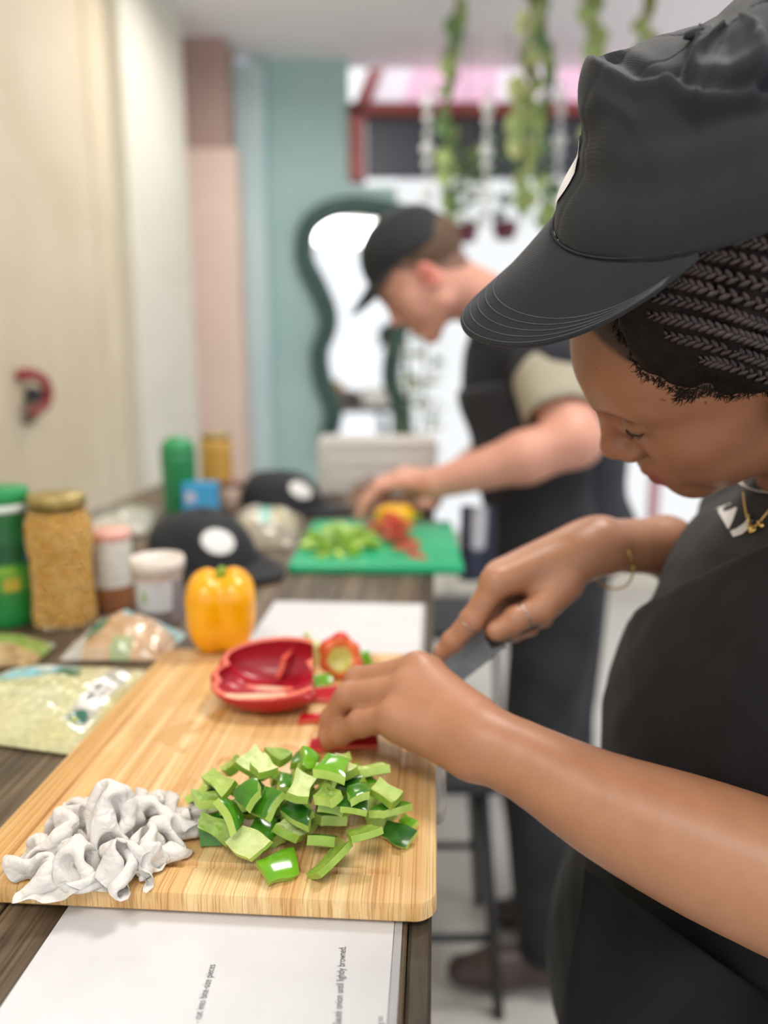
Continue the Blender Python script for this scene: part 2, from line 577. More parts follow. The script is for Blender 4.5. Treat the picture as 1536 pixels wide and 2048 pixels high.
# ------------------------------------------------------------------ hanging plants and bead strings
M_stem = mat('plant_stem', '6f7a4a', '5f6b40', 0.7)
LEAFM = [mat('ivy_leaf_dark', '5f7d50', '6c8a58', 0.5, 20), mat('ivy_leaf_light', 'b3ba80', 'a0ab70', 0.5, 20), mat('ivy_leaf_mid', '8a9c62', '98aa68', 0.5, 20)]
def leaf_mesh(m, L=0.06, Wd=0.045):
    V = [(0, 0, 0)]; 
    for t, wv in ((0.25, 0.9), (0.55, 1.0), (0.8, 0.55), (1.0, 0.0)):
        V += [(-Wd / 2 * wv, L * t, -0.006 * t), (0, L * t, 0.006 - 0.012 * t), (Wd / 2 * wv, L * t, -0.006 * t)]
    Fc = [(0, 2, 1), (0, 3, 2)]
    for r in range(3):
        a = 1 + 3 * r
        Fc += [(a, a + 1, a + 4, a + 3), (a + 1, a + 2, a + 5, a + 4)]
    me = bpy.data.meshes.new('leaf'); me.from_pydata(V, [], Fc); me.materials.append(m)
    for p in me.polygons: p.use_smooth = True
    return me
LEAVES = [leaf_mesh(m) for m in LEAFM]
def ivy(px, d, z_end, n, kinds, label, spread=0.05):
    top = P(px, 60, d); x, y = top[0], top[1]
    root = thing('hanging_ivy', label, 'plant', (x, y, 2.70), 'ivy strings hanging from the ceiling')
    zz = np.linspace(2.70, z_end, 14)
    pts = np.stack([x + 0.02 * np.sin(zz * 5 + px), y + 0.02 * np.cos(zz * 4 + px), zz], 1)
    tube('stem', pts, 0.004, M_stem, root, 6)
    for k in range(n):
        t = (k + RNG.random()) / n
        z = 2.66 + (z_end - 2.66) * t
        a = RNG.random() * 2 * PI
        o = bpy.data.objects.new('leaf', LEAVES[kinds[RNG.integers(len(kinds))]])
        COL.objects.link(o)
        s = 0.7 + RNG.random() * 0.6
        o.matrix_basis = Matrix.Translation((np.interp(z, zz[::-1], pts[::-1, 0]) + math.cos(a) * spread * 0.3, y + math.sin(a) * spread * 0.3, z)) @ Matrix.Rotation(a, 4, 'Z') @ Matrix.Rotation(-0.7 - RNG.random() * 0.8, 4, 'X') @ Matrix.Scale(s * 1.35, 4)
        adopt(o, root)
    return root
ivy(905, 3.05, 1.72, 40, (0, 2), 'slim ivy string over the middle of the pink awning, leftmost of the ivy')
ivy(1062, 2.7, 1.78, 60, (1, 1, 2), 'thick yellow green ivy string hanging close to the pink awning end', 0.09)
ivy(1098, 3.0, 1.80, 34, (0, 0, 2), 'dark green ivy string just behind the thick yellow green one', 0.06)
ivy(1185, 2.6, 1.95, 34, (1, 2, 2), 'yellow green ivy string above the front of the big black cap', 0.06)
ivy(1285, 2.6, 1.95, 34, (1, 2), 'ivy string hanging over the top of the big black cap', 0.06)
# leafy pot plants hanging in the window
M_pot = mat('maroon_glaze', '6d2f42', '5c2638', 0.4, 10)
bpt = NT('bead_glass'); bpt.set(Roughness=0.08, Base_Color=(0.93, 0.96, 0.95, 1), Transmission_Weight=0.35, Specular_IOR_Level=0.8)
def hang_pot(px, py, d, label, n, kinds, cord_top=2.70):
    c = P(px, py, d)
    root = thing('hanging_pot_plant', label, 'plant', tuple(c), 'potted plants hanging before the window')
    lathe('pot', [(0.035, -0.04), (0.05, -0.03), (0.06, 0.02), (0.062, 0.04), (0.055, 0.04), (0.05, 0.025)], M_pot, root, 20, c)
    tube('cord', [c + (0, 0, 0.03), (c[0], c[1], cord_top)], 0.003, M_stem, root, 6)
    for k in range(n):
        a = RNG.random() * 2 * PI
        h = 0.03 + RNG.random() * 0.34
        rr = 0.05 * (1 - h / 0.5)
        o = bpy.data.objects.new('leaf', LEAVES[kinds[RNG.integers(len(kinds))]])
        COL.objects.link(o)
        o.matrix_basis = Matrix.Translation(c + np.array([math.cos(a) * rr, math.sin(a) * rr, 0.03 + h])) @ Matrix.Rotation(a - PI / 2, 4, 'Z') @ Matrix.Rotation(0.9 - RNG.random() * 1.2, 4, 'X') @ Matrix.Scale(1.1 + RNG.random() * 0.6, 4)
        adopt(o, root)
hang_pot(930, 468, 3.62, 'bushy green plant in a maroon pot hanging beyond the smaller cap', 46, (0, 2, 2))
hang_pot(1010, 462, 3.66, 'dark leaved plant in a maroon pot hanging beside the bushy one', 26, (0, 0))
# tall leafy plant standing on the floor at the window sill
fp = on_y(838, 720, 4.0); fp = np.array([fp[0], 3.92, 0])
flp = thing('potted_plant', 'tall leafy plant in a white pot standing between the wavy mirror and the window', 'plant', tuple(fp))
lathe('pot', [(.10, .0), (.13, .02), (.15, .28), (.14, .28), (.13, .24)], M_white, flp, 24, fp)
for k in range(5):
    a = k * 1.26
    top = fp + np.array([.09 * math.cos(a), .06 * math.sin(a), 1.05 + .10 * k])
    tube('stem', smooth_path([fp + (0, 0, .24), fp + (.03 * math.cos(a), .03 * math.sin(a), .7), top], 12), .006, M_stem, flp, 6)
for k in range(70):
    z = .75 + .75 * RNG.random(); a = RNG.random() * 2 * PI; rr = .05 + .05 * RNG.random()
    o = bpy.data.objects.new('leaf', LEAVES[(0, 1, 2, 0)[k % 4]]); COL.objects.link(o)
    o.matrix_basis = Matrix.Translation(fp + np.array([math.cos(a) * rr, math.sin(a) * rr * .6, z])) @ Matrix.Rotation(a - PI / 2, 4, 'Z') @ Matrix.Rotation(.8 - RNG.random() * 1.4, 4, 'X') @ Matrix.Scale(1.0 + RNG.random() * .6, 4)
    adopt(o, flp)
bead_me = bpy.data.meshes.new('bead')
bm_ = bmesh.new(); bmesh.ops.create_icosphere(bm_, subdivisions=2, radius=1.0); bm_.to_mesh(bead_me); bm_.free()
bead_me.materials.append(bpt.m)
for p in bead_me.polygons: p.use_smooth = True
def beads(px, d, ztop, zbot, n, label):
    c = P(px, 200, d)
    root = thing('bead_string', label, 'beads', (c[0], c[1], ztop), 'glass bead strings before the window')
    tube('cord', [(c[0], c[1], 2.70), (c[0], c[1], zbot)], 0.0025, M_aww, root, 6)
    for k in range(n):
        z = ztop + (zbot - ztop) * k / (n - 1)
        r = (0.016, 0.028, 0.02)[k % 3]
        o = bpy.data.objects.new('bead', bead_me); COL.objects.link(o)
        o.matrix_basis = Matrix.Translation((c[0], c[1], z)) @ Matrix.Scale(r, 4)
        adopt(o, root)
beads(856, 3.2, 2.35, 1.76, 11, 'clear bead string hanging left of the leafy maroon pot plant')
beads(976, 3.1, 2.30, 1.80, 10, 'clear bead string hanging between the two maroon pot plants')
beads(1122, 3.3, 2.40, 1.84, 11, 'clear bead string hanging nearest to the front of the big black cap')

# ------------------------------------------------------------------ the long table (frame: u across, v along)
t = NT('dark_oak')
t.set(Roughness=0.5)
v1 = t.coords((14, 1.2, 14)); v2 = t.coords((160, 4, 160))
c = t.ramp(t.noise(v1, 3, 5), [(0.3, '463a2c'), (0.5, '6a5a47'), (0.7, '85725a')])
c = t.mix(0.65, c, t.ramp(t.noise(v2, 2.0, 4), [(0.35, '4a4038'), (0.6, 'ffffff')]), 'MULTIPLY')
t.l(c, t.b.inputs['Base Color'])
t.bump(t.noise(v2, 2.0, 4), 0.35, 0.001)
M_oak = t.m
table = thing('long_table', 'long dark oak plank table on black metal legs', 'table', tuple(tp(-0.35, 1.1)))
TU0, TU1, TV0, TV1 = -0.78, -0.003, -0.42, 1.72
nplk = 6
edges = np.linspace(TU0, TU1 - 0.014, nplk + 1)
for i in range(nplk):
    dz = (0.0004, 0, 0.0003)[i % 3]
    o = box('plank', (edges[i] + 0.0006, TV0, TZ - 0.032), (edges[i + 1] - 0.0006, TV1, TZ - 0.0004 + dz * 0), M_oak, table, 0.0012, 1, MT)
box('edge_strip', (TU1 - 0.0138, TV0, TZ - 0.036), (TU1, TV1, TZ - 0.001), mat('dark_edge', '4a4034', '3b332a', 0.55, 40, stretch=(8, 1, 8)), table, 0.002, 1, MT)
M_blk = mat('black_metal', '26282c', '1c1e22', 0.45, 10)
for u in (-0.72, -0.06):
    for v in (-0.30, 1.60):
        box('leg', (u - 0.02, v - 0.02, 0), (u + 0.02, v + 0.02, TZ - 0.06), M_blk, table, 0.003, 1, MT)
box('apron_rail', (-0.74, -0.32, TZ - 0.06), (-0.04, 1.62, TZ - 0.034), M_blk, table, 0.003, 1, MT)

# ------------------------------------------------------------------ bamboo board with juice groove
def rrect(hu, hv, r, n=8):
    pts = []
    for cx, cy, a0 in ((hu - r, hv - r, 0), (-hu + r, hv - r, PI / 2), (-hu + r, -hv + r, PI), (hu - r, -hv + r, 1.5 * PI)):
        for k in range(n + 1):
            a = a0 + PI / 2 * k / n
            pts.append((cx + r * math.cos(a), cy + r * math.sin(a)))
    return pts
def board(name, label, cat, u0, u1, v0, v1, zb, th, r, m, rings, group=None, rot=0.0):
    cu, cv = (u0 + u1) / 2, (v0 + v1) / 2
    hu, hv = (u1 - u0) / 2, (v1 - v0) / 2
    V, n = [], None
    prof = [(0.003, 0), (0.0, 0.003), (0.0, th - 0.003), (0.0008, th - 0.001), (0.003, th)] + rings(th)
    for ins, z in prof:
        pts = rrect(hu - ins, hv - ins, max(r - ins, 0.0015))
        n = len(pts)
        V += [(x, y, z) for x, y in pts]
    Fc = grid_faces(n, len(prof), True)
    Fc.append(tuple(range(n))[::-1]); b = (len(prof) - 1) * n
    Fc.append(tuple(range(b, b + n)))
    o = mesh(name, V, Fc, m, None, True)
    o.matrix_basis = MT @ Matrix.Translation((cu, cv, zb)) @ Matrix.Rotation(rot, 4, 'Z')
    o.data.set_sharp_from_angle(angle=0.6)
    return tag(o, label, cat, group)
t = NT('bamboo')
t.set(Roughness=0.42)
va = t.coords((1, 1, 1))
strip = t.coords((38, 0.6, 1)); fine = t.coords((900, 7, 40)); mid = t.coords((120, 1.6, 10))
base = t.ramp(t.noise(strip, 1.0, 1), [(0.3, 'd9ae70'), (0.5, 'e6c48a'), (0.7, 'edd3a0')])
base = t.mix(0.55, base, t.ramp(t.noise(fine, 1.0, 3), [(0.36, 'b98a50'), (0.52, 'ffffff')]), 'MULTIPLY')
base = t.mix(0.5, base, t.ramp(t.noise(mid, 1.0, 3), [(0.35, 'd9b27a'), (0.6, 'ffffff')]), 'MULTIPLY')
# wet patches where the peppers were cut
sp = t.n('ShaderNodeVectorMath', operation='DISTANCE'); t.l(va, sp.inputs[0]); sp.inputs[1].default_value = (-0.02, 0.0, 0.0165)
near = t.n('ShaderNodeMapRange'); near.inputs[1].default_value = 0.05; near.inputs[2].default_value = 0.13; near.inputs[3].default_value = 1; near.inputs[4].default_value = 0
t.l(sp.outputs['Value'], near.inputs[0])
wet = t.n('ShaderNodeMath', operation='MULTIPLY')
wn = t.n('ShaderNodeMapRange'); wn.inputs[1].default_value = 0.54; wn.inputs[2].default_value = 0.58
t.l(t.noise(t.coords((1, 0.6, 1)), 34, 3), wn.inputs[0]); t.l(wn.outputs[0], wet.inputs[0]); t.l(near.outputs[0], wet.inputs[1])
base = t.mix(wet.outputs[0], base, t.mix(0.6, base, 'c48f4e'))
t.l(base, t.b.inputs['Base Color'])
rg = t.n('ShaderNodeMapRange'); rg.inputs[3].default_value = 0.45; rg.inputs[4].default_value = 0.12
t.l(wet.outputs[0], rg.inputs[0]); t.l(rg.outputs[0], t.b.inputs['Roughness'])
t.bump(t.noise(fine, 1.0, 3), 0.12, 0.0006)
M_bamboo = t.m
BU0, BU1, BV0, BV1 = -0.306, 0.0, 0.0, 0.405
BZ = TZ + 0.0012
groove = lambda th: [(0.0235, th), (0.0245, th - 0.0022), (0.0295, th - 0.0026), (0.0305, th), (0.034, th)]
brd = board('bamboo_cutting_board', 'bamboo cutting board with a juice groove at the near end of the table', 'cutting board', BU0, BU1, BV0, BV1, BZ, BT - 0.0012, 0.014, M_bamboo, groove)
TOP = TZ + BT
t = NT('green_plastic'); t.set(Roughness=0.35); v = t.coords()
t.l(t.ramp(t.noise(v, 8), [(0.3, '14a572'), (0.7, '1fb580')]), t.b.inputs['Base Color']); t.bump(t.noise(v, 700), 0.15, 0.0004)
g0 = np.array((MTI @ Vector(on(567, 1146, TZ)))[:2]); g1 = np.array((MTI @ Vector(on(924, 1146, TZ)))[:2]); g2 = np.array((MTI @ Vector(on(890, 1042, TZ + .014)))[:2])
gb = board('green_cutting_board', 'green plastic cutting board in front of the person cutting a yellow pepper', 'cutting board', g0[0], g1[0] - 0.004, g0[1], g2[1], TZ, 0.014, 0.012, t.m, lambda th: [(0.006, th)], rot=math.radians(2.2))
GTOP = TZ + 0.014

# ------------------------------------------------------------------ sheets of paper in clear sleeves
M_paper = mat('white_paper', 'd6d6d8', 'd0d0d3', 0.75, 20, 0.05, 500)
slv = NT('clear_sleeve'); slv.set(Roughness=0.15, Transmission_Weight=0.7, IOR=1.08, Base_Color=(0.96, 0.97, 1, 1))
def uv(px, py, z=TZ): 
    q = MTI @ Vector(on(px, py, z)); return q.x, q.y
def sheet(name, label, u0, u1, v0, v1, z, sleeve=True):
    root = thing(name, label, 'paper', tuple(tp((u0 + u1) / 2, (v0 + v1) / 2, z)))
    n = 18
    V, Fc = [], []
    for k, dz in ((0, 0.0), (1, 0.00022)):
        for j in range(n):
            for i in range(n):
                u = u0 + (u1 - u0) * i / (n - 1); v_ = v0 + (v1 - v0) * j / (n - 1)
                V.append(tp(u, v_, z + dz))
    Fc = [f[::-1] for f in grid_faces(n, n)] + grid_faces(n, n, off=n * n)
    mesh('page', V, Fc, M_paper, root)
    if sleeve:
        box('sleeve_edge', (u1 + 0.0004, v0, z - 0.0001), (u1 + 0.005, v1, z + 0.0003), slv.m, root, 0, 1, MT)
    return root
u_r = uv(781, 1950)[0]
recipe = sheet('recipe_sheet', 'white printed recipe sheet lying under the near end of the bamboo board', u_r - 0.205, u_r, -0.26, 0.033, TZ + 0.0002)
M_ink = mat('grey_ink', '3c3c3e', '333336', 0.8)
def text(body, p0, p1, z, parent, size, shear=0.0):
    cu = bpy.data.curves.new('print', 'FONT')
    cu.body = body; cu.size = 1.0; cu.align_x = 'LEFT'
    tmp = bpy.data.objects.new('print', cu); COL.objects.link(tmp)
    bpy.context.view_layer.update()
    me = bpy.data.meshes.new_from_object(tmp.evaluated_get(bpy.context.evaluated_depsgraph_get()))
    bpy.data.objects.remove(tmp)
    o = bpy.data.objects.new('printed_line', me); COL.objects.link(o)
    me.materials.clear(); me.materials.append(M_ink)
    xs_ = np.array([v.co.x for v in me.vertices]); L = xs_.max()
    a = on(*p0, z); b = on(*p1, z)
    dv = (b - a); ln = np.linalg.norm(dv); ang = math.atan2(dv[1], dv[0])
    s = ln / L
    o.matrix_basis = Matrix.Translation(a) @ Matrix.Rotation(ang, 4, 'Z') @ Matrix.Diagonal((s, size, 1, 1))
    adopt(o, parent)
    return o
zt = TZ + 0.0006
text('- cut into bite-size pieces', (400, 2046), (431, 1929), zt, recipe, 0.0062)
text('Sauté onion until lightly browned.', (682, 2050), (692, 1893), zt, recipe, 0.0062)
text('t=', (768, 2052), (769, 2033), zt, recipe, 0.0055)
u0_, v0_ = uv(505, 1300); u1_, v1_ = uv(842, 1210)
sheet2 = sheet('paper_sheet', 'white printed sheet lying between the bamboo and the green board', uv(842, 1250)[0] - 0.21, uv(842, 1250)[0], 0.39, uv(700, 1206)[1], TZ + 0.0002)
# clear sleeve poking out along the right edge of the bamboo board
a0, a1 = uv(870, 1650)[1], uv(870, 1440)[1]
V = []
for j in range(12):
    v_ = a0 + (a1 - a0) * j / 11
    for u, z in ((-0.02, 0.0003), (0.002, 0.0003), (0.0055 + 0.0015 * math.sin(j), 0.004 + 0.002 * math.sin(j * 1.7)), (0.007, 0.010 + 0.003 * math.sin(j * 0.9))):
        V.append(tp(u, v_, TZ + z))
pl = mesh('plastic_sleeve', V, grid_faces(4, 12), slv.m)
pl.modifiers.new('thick', 'SOLIDIFY').thickness = 0.0004
tag(pl, 'clear plastic sleeve edge poking out along the right side of the bamboo board', 'sleeve')

# ------------------------------------------------------------------ peppers: materials
def pepper_skin(name, a, b, rough=0.16):
    t = NT(name); t.set(Roughness=rough, Specular_IOR_Level=0.6, Subsurface_Weight=0.12, Subsurface_Scale=0.01)
    t.l(t.ramp(t.noise(t.coords(), 60, 2), [(0.3, a), (0.7, b)]), t.b.inputs['Base Color'])
    return t.m
def pepper_flesh(name, a, b, bump=0.5):
    t = NT(name); t.set(Roughness=0.32, Subsurface_Weight=0.2, Subsurface_Scale=0.01)
    v = t.coords()
    t.l(t.ramp(t.noise(v, 90, 3), [(0.3, a), (0.7, b)]), t.b.inputs['Base Color'])
    t.bump(t.noise(v, 900, 2), bump, 0.0008)
    return t.m
MG_skin = [pepper_skin('green_pepper_skin', '2f6a12', '46851a'), pepper_skin('dark_pepper_skin', '1f5216', '2f6a1c'), pepper_skin('light_pepper_skin', '5b9a1a', '74ae22')]
MG_in = [pepper_flesh('pepper_inside', '94b04c', 'b6cb70'), pepper_flesh('pepper_inside_pale', 'b9cc7c', 'd2de9e'), pepper_flesh('pepper_inside_deep', '759a36', '94b44c')]
MG_side = [pepper_flesh('pepper_edge', '98ba4a', '84a83a', 0.15), pepper_flesh('pepper_edge_pale', 'bcd670', 'a8c85a', 0.15)]
MR = (pepper_skin('red_pepper_skin', 'b00f1e', 'c41a26'), pepper_flesh('red_pepper_inside', 'c42a34', 'd8454a'), pepper_flesh('red_pepper_edge', 'e0574a', 'ea7a5e', 0.15))

def slab(L, Wd, th, curv, rag, ms, rng, curv2=0.0, nu=9, nv=7):
    """a cut piece of pepper wall: skin outside, knobbly flesh inside, cut edges"""
    c = rng.uniform(-1, 1, (4, 2)) * rag
    def pt(a, b, s):
        x = a * L / 2; y = b * Wd / 2
        w4 = ((1 - a) * (1 - b), (1 + a) * (1 - b), (1 + a) * (1 + b), (1 - a) * (1 + b))
        x += sum(w4[k] * c[k, 0] for k in range(4)) / 4 * L
        y += sum(w4[k] * c[k, 1] for k in range(4)) / 4 * Wd
        y += 0.05 * Wd * math.sin(3 * a + c[0, 0] * 9) * (1 if b > 0 else -1)
        z = -curv * y * y - curv2 * x * x
        return np.array([x, y * (1 - 0.06 * s), z - th * s])
    A = np.linspace(-1, 1, nu); Bv = np.linspace(-1, 1, nv)
    V = [pt(a, b, 0) for b in Bv for a in A]
    for b in Bv:
        for a in A:
            e = max(abs(a), abs(b))
            V.append(pt(a, b, 1 + (0 if e > 0.95 else rng.uniform(-0.22, 0.15)) ))
    V = np.array(V)
    # soften the rim of the skin
    for j in range(nv):
        for i in range(nu):
            if i in (0, nu - 1) or j in (0, nv - 1):
                V[j * nu + i, 2] -= th * 0.12
    Fo = grid_faces(nu, nv); n = nu * nv
    Fi = [tuple(x + n for x in f[::-1]) for f in Fo]
    rim = [i for i in range(nu)] + [j * nu + nu - 1 for j in range(1, nv)] + [(nv - 1) * nu + i for i in range(nu - 2, -1, -1)] + [j * nu for j in range(nv - 2, 0, -1)]
    Fs = [(rim[k], rim[k] + n, rim[(k + 1) % len(rim)] + n, rim[(k + 1) % len(rim)]) for k in range(len(rim))]
    Fs = [f[::-1] for f in Fs]
    ix = [0] * len(Fo) + [1] * len(Fi) + [2] * len(Fs)
    me = bpy.data.meshes.new('pepper_piece')
    me.from_pydata(V.tolist(), [], Fo + Fi + Fs)
    for m in ms: me.materials.append(m)
    me.polygons.foreach_set('material_index', ix)
    me.polygons.foreach_set('use_smooth', [True] * len(me.polygons))
    me.update()
    me.set_sharp_from_angle(angle=0.75)
    return me, V

class Heap:
    """lets pieces settle on a height map so that they rest on each other"""
    def __init__(s, base, cell=0.0012):
        s.h = {}; s.base = base; s.c = cell
    def drop(s, pts, commit=True):
        cells = {}
        for x, y, z in pts:
            k = (int(round(x / s.c)), int(round(y / s.c)))
            a = cells.get(k)
            cells[k] = (min(z, a[0]), max(z, a[1])) if a else (z, z)
        lift = max(s.h.get(k, s.base) - a[0] for k, a in cells.items())
        if not commit: return lift
        for k, a in cells.items():
            for dx in (-1, 0, 1):
                for dy in (-1, 0, 1):
                    q = (k[0] + dx, k[1] + dy)
                    s.h[q] = max(s.h.get(q, s.base), a[1] + lift)
        return lift
def dense(V, nu=9, nv=7):
    G = V.reshape(2, nv, nu, 3); out = [V]
    for f in (0.25, 0.5, 0.75):
        out.append((G[:, :, :-1] * (1 - f) + G[:, :, 1:] * f).reshape(-1, 3))
    for f in (0.33, 0.66):
        out.append((G[:, :-1] * (1 - f) + G[:, 1:] * f).reshape(-1, 3))
    return np.concatenate(out)
def settle(V, px, py, h, heap, n, rg, tilt, jit):
    best = None
    flip = PI if rg.random() < 0.5 else 0
    rot = Matrix.Rotation(rg.random() * 6.28, 4, 'Z') @ Matrix.Rotation(flip + rg.normal(0, tilt), 4, 'X') @ Matrix.Rotation(rg.normal(0, tilt * .7), 4, 'Y')
    Q0 = dense(V) @ np.array(rot.to_3x3()).T
    zb = Q0[:, 2].min()
    for k in range(n):
        a, r = rg.random() * 2 * PI, math.sqrt(rg.random())
        x_, y_ = px + jit * r * math.cos(a), py + jit * .34 * r * math.sin(a)
        p = on(x_, y_, TOP if h is heap_near else GTOP)
        z = h.drop(Q0 + np.array([p[0], p[1], 0]), False)
        c_ = z + zb + .012 * r ** 3
        if best is None or c_ < best[0]: best = (c_, p, rot, flip, z)
    best = (best[4],) + best[1:4]
    return best
def place_piece(me, V, x, y, rot, heap, name, label, cat, group, sink=0.0008):
    Rm = np.array(rot.to_3x3())
    Q = dense(V) @ Rm.T + np.array([x, y, 0])
    z = heap.drop(Q) - sink
    o = bpy.data.objects.new(name, me); COL.objects.link(o)
    o.matrix_basis = Matrix.Translation((x, y, z)) @ rot
    return tag(o, label, cat, group), z

# ---- the near heap of diced green pepper
rng = np.random.default_rng(21)
heap = heap_near = Heap(TOP + 0.0003)
GL = 'diced green pepper piece in the heap on the bamboo board'
GG = 'diced green pepper heap on the bamboo board'
spots = []
while len(spots) < 58:
    a, r = rng.random() * 2 * PI, math.sqrt(rng.random())
    px, py = 590 + 186 * r * math.cos(a), 1658 + 62 * r * math.sin(a)
    if px > 700 and py < 1590: continue
    spots.append((r, px, py))
special = [
    # px, py, L, W, yaw, tiltx, tilty, skin, inside, label
    (566, 1735, .024, .019, 0.5, 0.35, 0.1, 2, 0, 'glossy light green pepper piece, skin side up, at the near edge of the heap'),
    (505, 1712, .024, .018, 2.4, 2.5, 0.2, 0, 1, 'green pepper piece with its pale flesh up, just left of the glossy light green one'),
    (668, 1728, .026, .016, 0.7, 2.6, 0.3, 0, 2, 'curved green pepper piece at the near edge, hollow side facing up'),
    (728, 1715, .018, .017, 0.3, 2.8, 0.1, 1, 2, 'square green pepper piece at the near right edge, hollow side up'),
    (790, 1672, .022, .015, -0.6, 0.6, 0.1, 1, 1, 'green pepper piece half dark skin half pale at the right rim of the heap'),
    (815, 1643, .013, .008, -1.0, 0.5, 0.0, 2, 1, 'small thin green pepper sliver lying alone right of the heap'),
    (432, 1672, .026, .018, 0.1, 0.9, 0.1, 0, 0, 'flat dark green pepper piece beside the crumpled napkin'),
]
for px, py, L, Wd, yw, tx, ty, sk, ins, lab in special:
    me, V = slab(L, Wd, 0.0048, 11, 0.16, (MG_skin[sk], MG_in[ins], MG_side[ins % 2]), rng, 4)
    p = on(px, py, TOP + 0.006)
    rot = Matrix.Rotation(yw, 4, 'Z') @ Matrix.Rotation(tx, 4, 'X') @ Matrix.Rotation(ty, 4, 'Y')
    place_piece(me, V, p[0], p[1], rot, heap, 'green_pepper_piece', lab, 'pepper piece', GG)
order = sorted(spots, key=lambda s: -s[0] + 0.25 * rng.random())
for r, px, py in order:
    L = rng.uniform(.014, .024); Wd = rng.uniform(.012, .018)
    sk = rng.choice(3, p=(.5, .28, .22)); ins = rng.choice(3, p=(.5, .28, .22))
    me, V = slab(L, Wd, rng.uniform(.0055, .0075), rng.uniform(6, 26), 0.24, (MG_skin[sk], MG_in[ins], MG_side[rng.integers(2)]), rng, rng.uniform(0, 8))
    z_, p, rot, flip = settle(V, 592, 1660, heap, heap, 16, rng, 0.42, 196); q_ = proj(p)[:2]; px, py = q_
    lab = ('mid green', 'dark green', 'light green')[sk] + ' pepper dice, ' + ('hollow side up, ' if flip else 'skin side up, ')
    zx, zy = (px - 590) / 186, (py - 1658) / 62
    lab += ('at the left rim of the heap' if zx < -.62 else 'at the right rim of the heap' if zx > .62 else 'at the near rim of the heap' if zy > .5 else 'at the far rim of the heap' if zy < -.5 else ('on top of' if z_ > TOP + .018 else 'low in') + ' the middle of the heap')
    place_piece(me, V, p[0], p[1], rot, heap, 'green_pepper_piece', lab, 'pepper piece', GG, 0.0032)

# ---- red strips by the fingers
heap2 = Heap(TOP + 0.0003)
for px, py, L, Wd, yw, tx, lab in [
    (652, 1402, .034, .016, 0.05, 0.5, 'red pepper strip lying right of the open red half'),
    (640, 1445, .036, .009, 0.10, 0.3, 'narrow red pepper strip between the open half and the fingertips'),
    (690, 1498, .060, .014, 0.16, 0.25, 'long red pepper strip held down by the fingertips'),
]:
    me, V = slab(L, Wd, 0.0055, 9, 0.08, MR, rng, 2)
    p = on(px, py, TOP)
    place_piece(me, V, p[0], p[1], Matrix.Rotation(yw, 4, 'Z') @ Matrix.Rotation(tx, 4, 'X'), heap2, 'red_pepper_strip', lab, 'pepper strip', None)

# ---- the open red half
hp = on(520, 1437, TOP)
hc_ = hp + np.array([0.002, 0.032, 0.034])
ay = math.radians(-2)
Rz = np.array([[math.cos(ay), -math.sin(ay), 0], [math.sin(ay), math.cos(ay), 0], [0, 0, 1]])
def hl(x, y, z): return hc_ + Rz @ np.array([x, y, z])
outer = [ell(hl(.004, -.017, -.003), (.054, .026, .030), Rz, .006), ell(hl(.006, .020, -.001), (.054, .028, .031), Rz, .006), ell(hl(.002, 0, -.008), (.055, .024, .0255), Rz, .010)]
inner = [ell(q['c'] + np.array([0.0, 0, 0.001]), q['r'] - 0.0068, Rz, .004, 's') for q in outer]
ribs = [cone(hl(-.030, -.0325, -.0125), hl(.05, -.0345, -.0125), .0034, .0042, .004), cone(hl(-.035, .010, -.022), hl(.05, .006, -.026), .0022, .003, .005)]
flap = []
cut = [plane(hl(0, 0, 0.002), Rz @ np.array([-.10, -.36, 1.0])), plane(hl(.044, 0, 0), Rz @ np.array([1, 0.1, 0]))]
def red_col(X):
    do = np.minimum.reduce([pd(q, X) for q in outer])
    rb = np.minimum.reduce([pd(q, X) for q in ribs])
    di = np.maximum.reduce([-pd(q, X) for q in inner])       # >0 is inside the wall's hollow
    din = np.minimum.reduce([np.abs(pd(q, X)) for q in inner])
    c = np.tile(lin('ee8368'), (len(X), 1))
    c[do > -0.0016] = lin('b8101f')
    m = (din < 0.0012) & (do < -0.0035); c[m] = lin('b51e30')
    m = rb < 0.0006; c[m & (do < -0.002)] = lin('f4c8a8')
    return c
M_redp = painted('red_pepper', 0.3, 0.2, 420, 0.12, sss=0.1)
rh, _, _ = implicit('red_pepper_half', outer + inner + ribs + cut, 0.0011, M_redp, None, it=2, colf=red_col)
tag(rh, 'open half of a red bell pepper, hollow side up, in front of the yellow pepper', 'pepper half')
# loose piece of red wall leaning at the far right of the half
me, V = slab(.036, .024, 0.0055, 8, 0.2, MR, rng, 3)
o = bpy.data.objects.new('red_pepper_piece', me); COL.objects.link(o)
q = on(578, 1335, TOP + 0.022)
o.matrix_basis = Matrix.Translation(q) @ Matrix.Rotation(1.3, 4, 'Z') @ Matrix.Rotation(1.9, 4, 'X')
tag(o, 'triangular red pepper flap leaning inside the far right of the open red half', 'pepper piece')

# ---- the whole yellow pepper
yc = on(432, 1318, TOP)
yc = yc + np.array([0, 0.036, 0])
yp = []
for k in range(4):
    a = PI / 4 + k * PI / 2 + 0.2
    dx, dy = math.cos(a), math.sin(a)
    yp.append(ell(yc + (dx * .0205, dy * .0205, .045), (.0235, .0235, .0445), None, .006))
    yp.append(ball(yc + (dx * .0215, dy * .0215, .064), .0225, .006))
    yp.append(ball(yc + (dx * .0125, dy * .0125, .0155), .0150, .010))
yp.append(ell(yc + (0, 0, .045), (.028, .028, .036), None, .012))
yp.append(cone(yc + (0, 0, .10), yc + (0, 0, .077), .013, .004, .012, 's'))
yel = thing('yellow_bell_pepper', 'whole yellow bell pepper standing at the far left of the bamboo board', 'pepper', tuple(yc))
M_yel = pepper_skin('yellow_pepper_skin', 'f2a400', 'f8b40a', 0.22)
implicit('flesh', yp, 0.0016, M_yel, yel, it=2)
